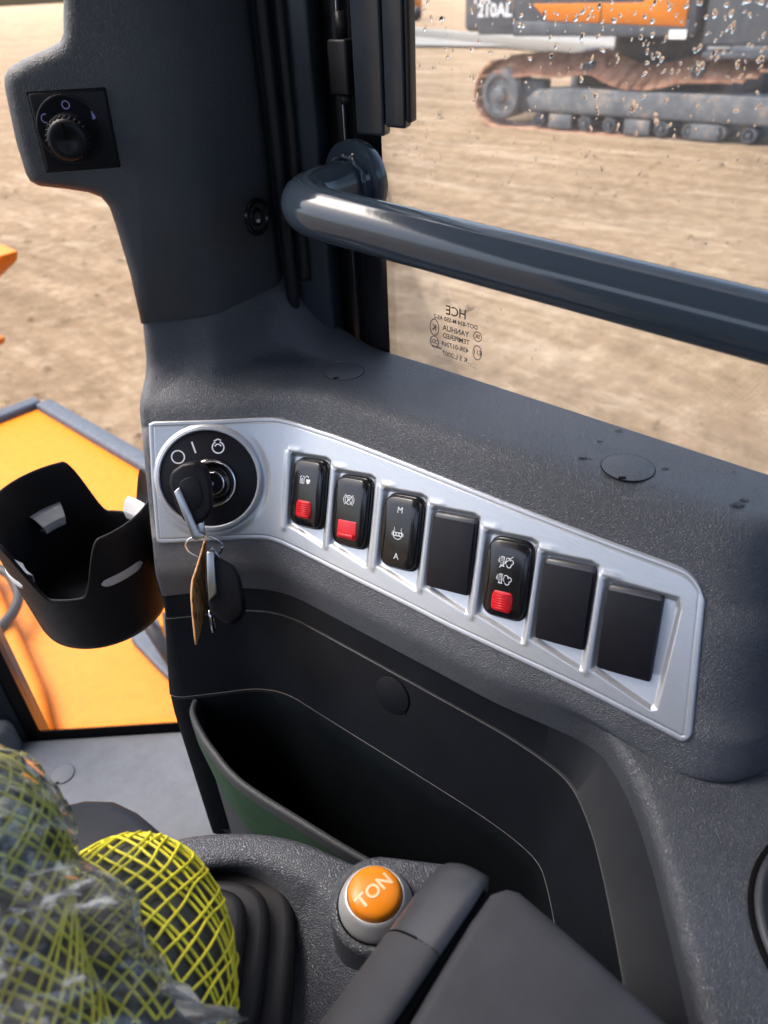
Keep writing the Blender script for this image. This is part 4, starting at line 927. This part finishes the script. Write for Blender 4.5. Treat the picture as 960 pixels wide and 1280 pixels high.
G.append(cpos + dirs * .001 - EZ * (hC - .004))
v, f = grid(np.array(G), False, True); mk('cup', v, f, M['cup'], cu)
def cup_pt(a, z, r): return cpos + (math.cos(a) * rh + math.sin(a) * fh) * r + EZ * z
for a in (math.pi / 4 + .12, 3 * math.pi / 4 + .06, -3 * math.pi / 4 - .05, -math.pi / 4 + .02):
    zc = -.022; w = .24
    us = np.linspace(-w, w, 9)
    G = np.array([[cup_pt(a + u * k, zc + dz, rad_at(zc) - wallt + .001 - inn_) for u in us] for k, dz, inn_ in ((1, .006, 0), (1, .004, .006), (.92, -.004, .0125), (.80, -.012, .0125), (.72, -.0145, .010), (.78, -.013, .0))])
    v, f = grid(G); f = list(f); o = mk('grip_pad', v, f, M['pad'], cu); sol = o.modifiers.new('thick', 'SOLIDIFY'); sol.thickness = .0015; bevel(o, .0008, 2)
    us = np.linspace(-.30, .30, 16); c = np.array([cup_pt(a + u, zc - .004, rad_at(zc) + .0002) for u in us])
    G = []
    for u in us:
        hh = .0050 * math.sqrt(max(0.02, 1 - (abs(u) / .30) ** 6)); G.append([cup_pt(a + u, zc - .004 + hh * math.cos(q), rad_at(zc - .004) - .0004 + .0016 * math.sin(q)) for q in np.linspace(0, math.pi, 9)])
    v, f = grid(np.array(G)); mk('slot_pad', v, f, M['pad'], cu)
v, f = tube([cpos + rh * .068 - EZ * .05, cpos + rh * .085 - EZ * .05 + fh * .015], .012, 12); mk('mount_arm', v, f, M['cup'], cu)

# ================================================================== SEAT CONSOLE POD, BUTTON, ARMREST
PZ = -.47
outer = [(172, 1110), (178, 1080), (188, 1060), (208, 1046), (240, 1038), (290, 1034), (340, 1037), (385, 1048), (425, 1066), (465, 1082), (520, 1090), (600, 1110), (700, 1180), (800, 1290)]
inner = [(215, 1125), (222, 1098), (235, 1084), (255, 1077), (280, 1073), (305, 1072), (330, 1076), (355, 1086), (380, 1099), (400, 1112), (425, 1150), (450, 1210), (470, 1270), (480, 1340)]
floor = [(235, 1150), (240, 1130), (250, 1112), (262, 1104), (280, 1104), (300, 1112), (322, 1132), (345, 1158), (368, 1190), (380, 1225), (388, 1262), (392, 1300), (390, 1340), (385, 1380)]
def cc_(P, z, n=90): return catmull(np.array([onZ(x, y, z) for x, y in P]), n)
Oc, Ic, Fc_ = cc_(outer, PZ), cc_(inner, PZ - .001), cc_(floor, PZ - .040)
cen = onZ(290, 1260, PZ - .04); rows = []
rows.append(Oc * np.array((1, 1, 0)) + EZ * (PZ - .30)); rows.append(Oc - EZ * .012)
outd = Oc - Ic; outd /= np.linalg.norm(outd, axis=1)[:, None]
rows += [Oc - outd * .0012 - EZ * .006, Oc - outd * .004 - EZ * .002, Oc - outd * .008, Ic + outd * .005, Ic + outd * .001 - EZ * .001, Ic - outd * .0025 - EZ * .005]
for t in (.3, .6, .85): rows.append(Ic * (1 - t) + Fc_ * t - EZ * .004 * math.sin(math.pi * t))
rows += [Fc_, Fc_ * .6 + cen * .4 - EZ * .004, np.repeat(cen[None], 90, 0) - EZ * .006]
pod = thing('seat_console', 'grained grey seat console with a bowl round the joystick', 'console', (.13, .2, -.55))
v, f = grid(np.array(rows)); mk('console_shell', v, f, M['pod'], pod)
# boss that carries the button
bz_ = PZ + .020; bc = onZ(474, 1128, bz_); bdir = onZ(640, 1150, bz_) - bc; bdir = nrm(bdir); bperp = np.array((-bdir[1], bdir[0], 0)); rb_ = .0305
pts = [bc + (-math.cos(a) * bdir + math.sin(a) * bperp) * rb_ for a in np.linspace(-math.pi / 2, math.pi / 2, 22)] + [bc + bdir * .055 + bperp * rb_, bc + bdir * .055 - bperp * rb_]
o = mk('button_boss', *prism(pts, -EZ, .075), M['pod'], pod); bevel(o, .005, 4, 40)
tb_ = thing('ton_button', 'round orange push button marked TON in a silver cone on the seat console', 'button', bc)
k0 = (rh, fh, EZ)
bcn = onZ(470, 1131, bz_)
v, f = lathe([(.0238, -.001), (.0237, .0004), (.0231, .0008), (.0226, .0006)], bcn, k0, 64, False); mk('base_gap', v, f, M['gap'], tb_)
v, f = lathe([(.0226, 0), (.0224, .0025), (.0215, .0050), (.0190, .0100), (.0176, .0122), (.0168, .0126), (.0163, .0118), (.0163, .006)], bcn, k0, 72, False); mk('silver_cone', v, f, M['conemetal'], tb_)
v, f = lathe([(.0160, .006), (.0160, .0140), (.0153, .0160), (.0135, .0174), (.0105, .0184), (.006, .0190), (.00005, .0191)], bcn, k0, 72, False); bt = mk('button_cap', v, f, M['orange_btn'], tb_)
ta = onZ(490, 1097, bz_ + .019) - onZ(455, 1128, bz_ + .019); ta = nrm(ta); tbv = np.array((-ta[1], ta[0], 0))
v, f = text_vf("TON", .0112, (bcn + EZ * .0194 - fh * .0012, ta, tbv, EZ), 0.0, bold=.00028)
v = np.array(v); dr_ = np.linalg.norm((v - bcn)[:, :2], axis=1); v[:, 2] = bcn[2] + .0003 + np.interp(dr_, [0, .006, .0105, .0135, .0153, .016], [.0191, .0190, .0184, .0174, .0160, .0140]); mk('lettering', v, f, M['btn_text'], bt, smooth=False)
# armrest
AZ = -.365
am = thing('armrest', 'soft dark grey armrest with a rounded side strip and end cap', 'armrest', onZ(640, 1220, AZ))
A0, A1 = onZ(592, 1128, AZ), onZ(482, 1290, AZ); ad = nrm(A1 - A0); an = np.array((-ad[1], ad[0], 0)); an = an if (an @ (onZ(400, 1200, AZ) - A0)) > 0 else -an
def roll(s0, s1, shrink=0.0, n=10):
    """quarter-round bar along the left edge of the armrest"""
    G = []; wr = .033; hr = .030
    for s_ in np.linspace(s0, s1, n):
        c = A0 + ad * s_; e = [c - EZ * .045 - an * .0]
        for a in np.linspace(0, 1, 14):
            q = a * math.pi * .62; e.append(c + an * (wr * math.sin(min(q, math.pi / 2)) if q < math.pi / 2 else wr) * 1.0 + EZ * (-hr * (1 - math.cos(q))) * (1 if True else 0) + EZ * .0)
        e.append(c + an * wr - EZ * .075); G.append(e)
    return np.array(G)
Gr = roll(.030, .34, n=12); v, f = grid(Gr); o = mk('side_strip', v, f, M['arm'], am)
Gc = roll(-.022, .0288, n=12); ct_ = Gc.mean((0, 1))
for i in range(5):                                              # rounded front end of the cap
    k_ = [.80, .90, .955, .985, .997][i]; cc0 = Gc[i].mean(0); Gc[i] = cc0 + (Gc[i] - cc0) * k_; Gc[i, :, 2] -= (.010, .0045, .002, .0007, .0002)[i]
v, f = grid(Gc); f = list(f) + [tuple(range(Gc.shape[1]))]; o = mk('end_cap', v, f, M['armcap'], am)
padp = [onZ(x, y, AZ) for x, y in ((585, 1147), (612, 1111), (634, 1104), (650, 1108), (700, 1150), (770, 1212), (850, 1285), (930, 1370), (462, 1370), (501, 1290))]
o = mk('pad', *prism([p - EZ * .001 for p in padp], -EZ, .06), M['arm'], am); bevel(o, .007, 4, 35)
gp_ = [A0 + ad * s_ - an * .0015 - EZ * .006 for s_ in np.linspace(-.01, .34, 8)]; mk('strip_gap', *tube(gp_, .0026, 8), M['gap'], am)

# ================================================================== JOYSTICK, NETTING, FILM
js = thing('joystick', 'dark joystick with stepped boot, wrapped for delivery', 'joystick', onZ(280, 1230, -.5))
jc = onZ(235, 1225, PZ - .03)
for i, (r, z0, z1) in enumerate(((.066, -.012, .010), (.052, .010, .024), (.040, .024, .038))):
    pts = [jc + (rh * math.copysign(abs(math.cos(a)) ** .5, math.cos(a)) + fh * math.copysign(abs(math.sin(a)) ** .5, math.sin(a))) * r + EZ * z0 for a in np.linspace(0, 2 * math.pi, 40, endpoint=False)]
    o = mk('boot_fold', *prism(pts, EZ, z1 - z0), M['rubber'], js); bevel(o, .006, 3, 50)
def capsule(P0, P1, prof, n=48):
    """body of revolution from P0 to P1; prof [(t,r)] , returns function surf(t,a) and mesh"""
    ax = nrm(P1 - P0); L = np.linalg.norm(P1 - P0); e1 = nrm(np.cross(ax, EY + .1 * EX)); e2 = np.cross(ax, e1); T = [p[0] for p in prof]; Rr = [p[1] for p in prof]
    tt_ = np.linspace(T[0], T[-1], 60); rc = catmull(np.array(prof), 240)
    def sf(t, a, off=0): r = np.interp(t, rc[:, 0], rc[:, 1]) + off; return P0 + ax * L * t + r * (math.cos(a) * e1 + math.sin(a) * e2)
    return sf
def solid(sf, name, mt, parent, t0=0, t1=1, n=40):
    G = np.array([[sf(t, a) for a in np.linspace(0, 2 * math.pi, 48, endpoint=False)] for t in np.linspace(t0, t1, n)])
    v, f = grid(G, False, True); f = list(f) + [tuple(range(48)), tuple((n - 1) * 48 + k for k in range(48))]; return mk(name, v, f, mt, parent)
def net(sf, nh, turns, r, t0, t1, off, jit=.0):
    parts = []
    for s_ in (1, -1):
        for k in range(nh):
            ph = 2 * math.pi * k / nh + random.uniform(-jit, jit); P = []; wv_ = (random.uniform(.02, .07), random.uniform(5, 11), random.uniform(0, 6), random.uniform(.0, .02))
            for t in np.linspace(t0, t1, 46):
                P.append(sf(t, ph + s_ * turns * 2 * math.pi * t + wv_[0] * math.sin(wv_[1] * t + wv_[2]) + wv_[3] * math.sin(3 * wv_[1] * t), off + .0004 * s_ + .0006 * math.sin(wv_[1] * 2 * t + k)))
            parts.append(tube(P, r, 5, caps=False))
    return join(*parts)
# rear bulb of the grip (right) and the main grip (left)
gB0, gB1 = ray(158, 1062) * .50, ray(165, 1345) * .44
sfB = capsule(gB0, gB1, [(0, .006), (.08, .024), (.22, .039), (.42, .0475), (.65, .050), (.85, .047), (1, .042)])
solid(sfB, 'thumb_grip', M['grip'], js)
gA0, gA1 = ray(-102, 958) * .42, ray(4, 1375) * .41
sfA = capsule(gA0, gA1, [(0, .020), (.12, .036), (.3, .046), (.5, .045), (.7, .040), (1, .042)])
solid(sfA, 'hand_grip', M['grip'], js)
v, f = net(sfB, 32, .36, .00085, .05, 1.0, .0026, .05); tag(mk('protective_net', v, f, M['yellow']), 'yellow plastic mesh sleeve on the rounded right part of the joystick', 'netting')
v, f = net(sfA, 34, .5, .00085, .0, 1.0, .0026, .03); tag(mk('protective_net', v, f, M['yellow']), 'yellow plastic mesh sleeve under clear film at the left edge', 'netting')
# clear film : loose wrap round the hand grip, flaring out over the bulb
rng = np.random.RandomState(3); ph_ = rng.uniform(0, 6.28, (8, 2)); fq_ = rng.uniform(1, 6, (8, 2)); am_ = rng.uniform(.3, 1, 8)
def crumple(t, a): return sum(am_[k] * (1 - 2 * abs(math.sin(fq_[k, 0] * 3.1 * t + round(fq_[k, 1]) * a * .5 + ph_[k, 0]))) for k in range(8)) / 8
axA = nrm(gA1 - gA0)
G = []
nt_, na_ = 34, 58
rr_ = np.random.RandomState(5)
jt = rr_.uniform(-.5, .5, (nt_, na_)); ja = rr_.uniform(-.5, .5, (nt_, na_)); jr = rr_.uniform(0, 1, (nt_, na_)) ** 1.6
fold = np.zeros((nt_, na_))
for k in range(16):                                             # long creases running across the film
    c0_, sl_, w_, am0 = rr_.uniform(0, na_), rr_.uniform(-1.1, 1.1), rr_.uniform(1.0, 3.2), rr_.uniform(.3, 1)
    for i in range(nt_):
        d_ = np.abs((np.arange(na_) - c0_ - sl_ * i + na_ / 2) % na_ - na_ / 2); fold[i] += am0 * np.clip(1 - d_ / w_, 0, 1)
for i in range(nt_):
    row = []
    for j in range(na_):
        t = (i + (jt[i, j] if 0 < i < nt_ - 1 else 0) * .8) / (nt_ - 1) * 1.06; a = (j + ja[i, j] * .8) / na_ * 2 * math.pi
        fl_ = max(0.0, min(1.0, (t - .48) / .14)) if t > .48 else 0.0
        neck = math.exp(-((t - .52) / .035) ** 2)
        r_off = .0042 + .0014 * jr[i, j] + .0048 * fold[i, j] + .0035 * math.exp(-(t / .25) ** 2) - .0012 * neck
        p = sfA(min(t, 1), a, r_off); ctr = gA0 + axA * ((p - gA0) @ axA); sidew = max(0.0, ((p - ctr) @ rh) / .05)
        p = p + rh * (.038 * fl_ * sidew ** 1.3 * (1 + .5 * fold[i, j])) + EZ * .010 * fl_ * sidew
        row.append(p)
    G.append(row)
v, f = grid(np.array(G), False, True); f3 = []
for q in f:
    if (q[0] * 7 + q[1]) % 2: f3 += [(q[0], q[1], q[2]), (q[0], q[2], q[3])]
    else: f3 += [(q[0], q[1], q[3]), (q[1], q[2], q[3])]
o = mk('plastic_film', v, f3, M['film'], smooth=False); tag(o, 'crumpled clear plastic film wrapped round the netted joystick', 'plastic film')
P = [sfA(.53 + .05 * math.sin(a + 1.2), a, .0085) for a in np.linspace(0, 2 * math.pi, 90, endpoint=False)]
tag(mk('elastic_band', *tube(P, .0013, 8, True), M['rubber']), 'thin black elastic band holding the clear film on the joystick', 'elastic band')

# ================================================================== OTHER MACHINE ACROSS THE YARD
ex = thing('excavator', 'orange and grey crawler excavator with rusty sagging tracks across the yard', 'excavator', (13, 6, GZ))
TX = 12.4; tw_ = .6
Z1 = GZ + .03
# idler on the left (seen end), long frame towards the right
iy, iz, ir = 8.55, -1.70, .44
loopP = []
for a in np.linspace(-math.pi / 2, math.pi / 2, 14): loopP.append((iy + .50 * math.cos(a), iz + .50 * math.sin(a)))
tops = [(8.3, -1.19), (7.9, -1.155), (7.4, -1.17), (7.05, -1.12), (6.75, -1.12), (6.45, -1.23), (6.1, -1.31), (5.7, -1.27), (5.35, -1.19), (5.0, -1.17), (4.6, -1.16), (4.2, -1.2), (3.4, -1.19)]
loopP += tops
sy = 2.9
for a in np.linspace(math.pi / 2, 3 * math.pi / 2, 12): loopP.append((sy + .5 * math.cos(a), iz + .5 * math.sin(a)))
loopP += [(y, iz - .5) for y in np.linspace(3.2, 8.3, 18)]
LPp = catmull(np.array(loopP), 400, True); d = np.concatenate([[0], np.cumsum(np.linalg.norm(np.diff(np.vstack([LPp, LPp[:1]]), axis=0), axis=1))]); tot = d[-1]
nshoe = int(tot / .175); shoe_mesh = None
prof = [(-.083, 0), (.083, 0), (.083, .022), (.062, .022), (.055, .05), (.046, .05), (.040, .022), (.010, .022), (.004, .045), (-.004, .045), (-.010, .022), (-.045, .022), (-.050, .045), (-.058, .045), (-.064, .022), (-.083, .022)]
LP2 = np.vstack([LPp, LPp[:1]])
for k in range(nshoe):
    s_ = (k + .5) / nshoe * tot; y, z = np.interp(s_, d, LP2[:, 0]), np.interp(s_, d, LP2[:, 1]); y2, z2 = np.interp((s_ + .05) % tot, d, LP2[:, 0]), np.interp((s_ + .05) % tot, d, LP2[:, 1])
    t2 = nrm((y2 - y, z2 - z)); n2 = np.array((t2[1], -t2[0]))
    if shoe_mesh is None:
        v, f = prism([(0, a, h) for a, h in prof], (1, 0, 0), tw_); o = mk('track_shoe', v, f, M['rust'], ex, smooth=False, local=True); shoe_mesh = o.data
    else: o = bpy.data.objects.new('track_shoe', shoe_mesh); COL.objects.link(o); o.parent = ex
    roll_ = .52 * float(sstep(-1.45, -1.28, z) * sstep(3.9, 4.6, y) * (1 - sstep(8.5, 8.8, y)))
    cr_, sr_ = math.cos(roll_), math.sin(roll_)
    mm = Matrix([[1, 0, 0, TX - ex.location.x], [0, t2[0], n2[0], y - ex.location.y], [0, t2[1], n2[1], z - ex.location.z], [0, 0, 0, 1]]) @ Matrix.Translation((.5, 0, 0)) @ Matrix(((cr_, 0, sr_, 0), (0, 1, 0, 0), (-sr_, 0, cr_, 0), (0, 0, 0, 1))).inverted() @ Matrix.Translation((-.5, 0, 0)); o.matrix_local = mm
axX = (EY, EZ, np.array((-1.0, 0, 0)))
def wheel(nm, y, z, r, mt, x0=TX + .05, depth=.5, n=36):
    c = np.array((x0, y, z)); v, f = lathe([(r, -depth), (r, -.05), (r * .93, .0), (r * .72, .01), (r * .66, -.04), (r * .34, -.04), (r * .30, .03), (r * .22, .05), (.001, .05)], c, axX, n); return mk(nm, v, f, mt, ex, angle=35)
wheel('idler_wheel', iy, iz, .40, M['mud']); wheel('drive_sprocket', sy, iz, .40, M['mud'])
for y in np.linspace(7.75, 3.7, 10): wheel('track_roller', y, iz - .36, .115, M['mud'], TX + .10)
for y in (6.9, 5.1): wheel('carrier_roller', y, -1.27, .10, M['mud'], TX + .10)
o = mk('idler_yoke', *box((TX + .32, 8.15, iz - .02), (.12, .42, .26)), M['exc'], ex); bevel(o, .05, 2)
o = mk('track_frame', *prism([(TX + .06, 7.9, -1.93), (TX + .06, 8.0, -1.75), (TX + .06, 7.8, -1.60), (TX + .06, 7.2, -1.56), (TX + .06, 3.6, -1.56), (TX + .06, 3.3, -1.6), (TX + .06, 3.3, -1.93)], EX, .45), M['mud'], ex); bevel(o, .03, 2)
for y in (7.3, 5.9, 4.8):
    o = mk('track_guard', *box((TX + .08, y, iz - .36), (.02, .22, .11)), M['mud'], ex); bevel(o, .02, 2)
o = mk('undercarriage', *box((14.2, 6.2, -1.45), (1.0, 1.3, .26)), M['exc'], ex); bevel(o, .08, 3)
v, f = lathe([(.75, 0), (.75, .35)], (14.0, 6.4, -1.25), (EX, EY, EZ), 48); mk('slew_ring', v, f, M['exc'], ex)
for dx in (3.0,):
    o = mk('far_track', *box((TX + dx, 6.2, iz), (.3, 2.6, .5)), M['mud'], ex); bevel(o, .3, 6)
# upper house
HXf = 12.25
b0_ = -.80
o = mk('house_body', *prism([(HXf + .03, 8.95, b0_), (HXf + .03, 5.15, b0_), (HXf + .03, 5.15, 1.3), (HXf + .03, 8.95, 1.2)], EX, 2.6), M['exc'], ex); bevel(o, .04, 2)
o = mk('house_skirt', *prism([(HXf, 8.2, b0_ - .02), (HXf, 5.22, b0_ - .02), (HXf, 5.22, -.62), (HXf, 8.2, -.62)], EX, .3), M['exc'], ex); bevel(o, .02, 2)
cwp = [(12.3 + .0, 9.25), (12.9, 9.45), (14.0, 9.5), (15.0, 9.3), (15.0, 8.15), (12.26, 8.15)]
o = mk('counterweight', *prism([(x, y, -.76) for x, y in cwp], EZ, 1.9), M['exc'], ex); bevel(o, .10, 4)
pz0 = -.60
o = mk('orange_panel', *prism([(HXf - .01, 7.55, pz0 - .01), (HXf - .01, 5.27, pz0 - .10), (HXf - .01, 5.27, .6), (HXf - .01, 5.75, .6), (HXf - .01, 5.95, pz0 + .20), (HXf - .01, 7.85, pz0 + .22)], EX, .03), M['orange'], ex); bevel(o, .012, 2)
o = mk('orange_door', *prism([(HXf - .012, 8.02, pz0 + .36), (HXf - .012, 6.02, pz0 + .32), (HXf - .012, 5.85, .6), (HXf - .012, 8.02, .6)], EX, .035), M['orange'], ex); bevel(o, .012, 2)
mk('panel_seam', *box((HXf - .013, 6.62, pz0 + .07), (.004, .006, .13)), M['gap'], ex, smooth=False)
mk('pale_label', *box((HXf - .012, 5.36, -.79), (.006, .13, .055)), M['paleplate'], ex, smooth=False)
fr = (np.array((12.255, 8.62, -.30)), -EY, EZ, -EX)
def etext(s, y, z, size): v, f = text_vf(s, size, (np.array((12.245, y, z)), -EY, EZ, -EX), 0, bold=.006); return mk('model_lettering', v, f, M['white'], ex, smooth=False)
etext("HX", 8.83, -.28, .24); etext("210AL", 8.58, -.46, .26)
o = mk('cab_shell', *prism([(HXf + .1, 5.05, -.95), (HXf + .1, 3.2, -.95), (HXf + .1, 3.0, 1.4), (HXf + .1, 5.05, 1.4)], EX, 1.1), M['exc'], ex); bevel(o, .06, 3)
o = mk('cab_step', *box((TX + .2, 4.5, -1.05), (.25, .5, .04)), M['exc'], ex); bevel(o, .015, 2)
o = mk('fender_tank', *box((HXf + .5, 4.1, -1.0), (.4, .55, .12)), M['exc'], ex); bevel(o, .10, 4)
# second machine far off and a low wall
ym = thing('yellow_machine', 'tiny yellow machine body far away at the top edge', 'machine', onZ(515, 26, GZ))
p = onZ(514, 26, GZ); o = mk('machine_body', *box(p + EZ * .75, (.5, .6, .65)), M['orange'], ym); bevel(o, .12, 2)
for s_ in (-1, 1): v, f = lathe([(.42, -.12), (.42, .12)], p + EZ * .42 + EY * .7 * s_ - EX * .4, axX, 24); mk('machine_wheel', v, f, M['rubber'], ym)
w0, w1 = onZ(505, 47, GZ), onZ(640, 62, GZ)
d_ = nrm((w1 - w0) * (1, 1, 0)); o = mk('concrete_kerb', *prism([w0 - d_ * 4, w1 + d_ * 9, w1 + d_ * 9 + np.array((.5, .3, 0)), w0 - d_ * 4 + np.array((.5, .3, 0))], EZ, .42), M['concrete']); bevel(o, .05, 2); tag(o, 'low pale concrete kerb wall beyond the excavator', 'kerb')
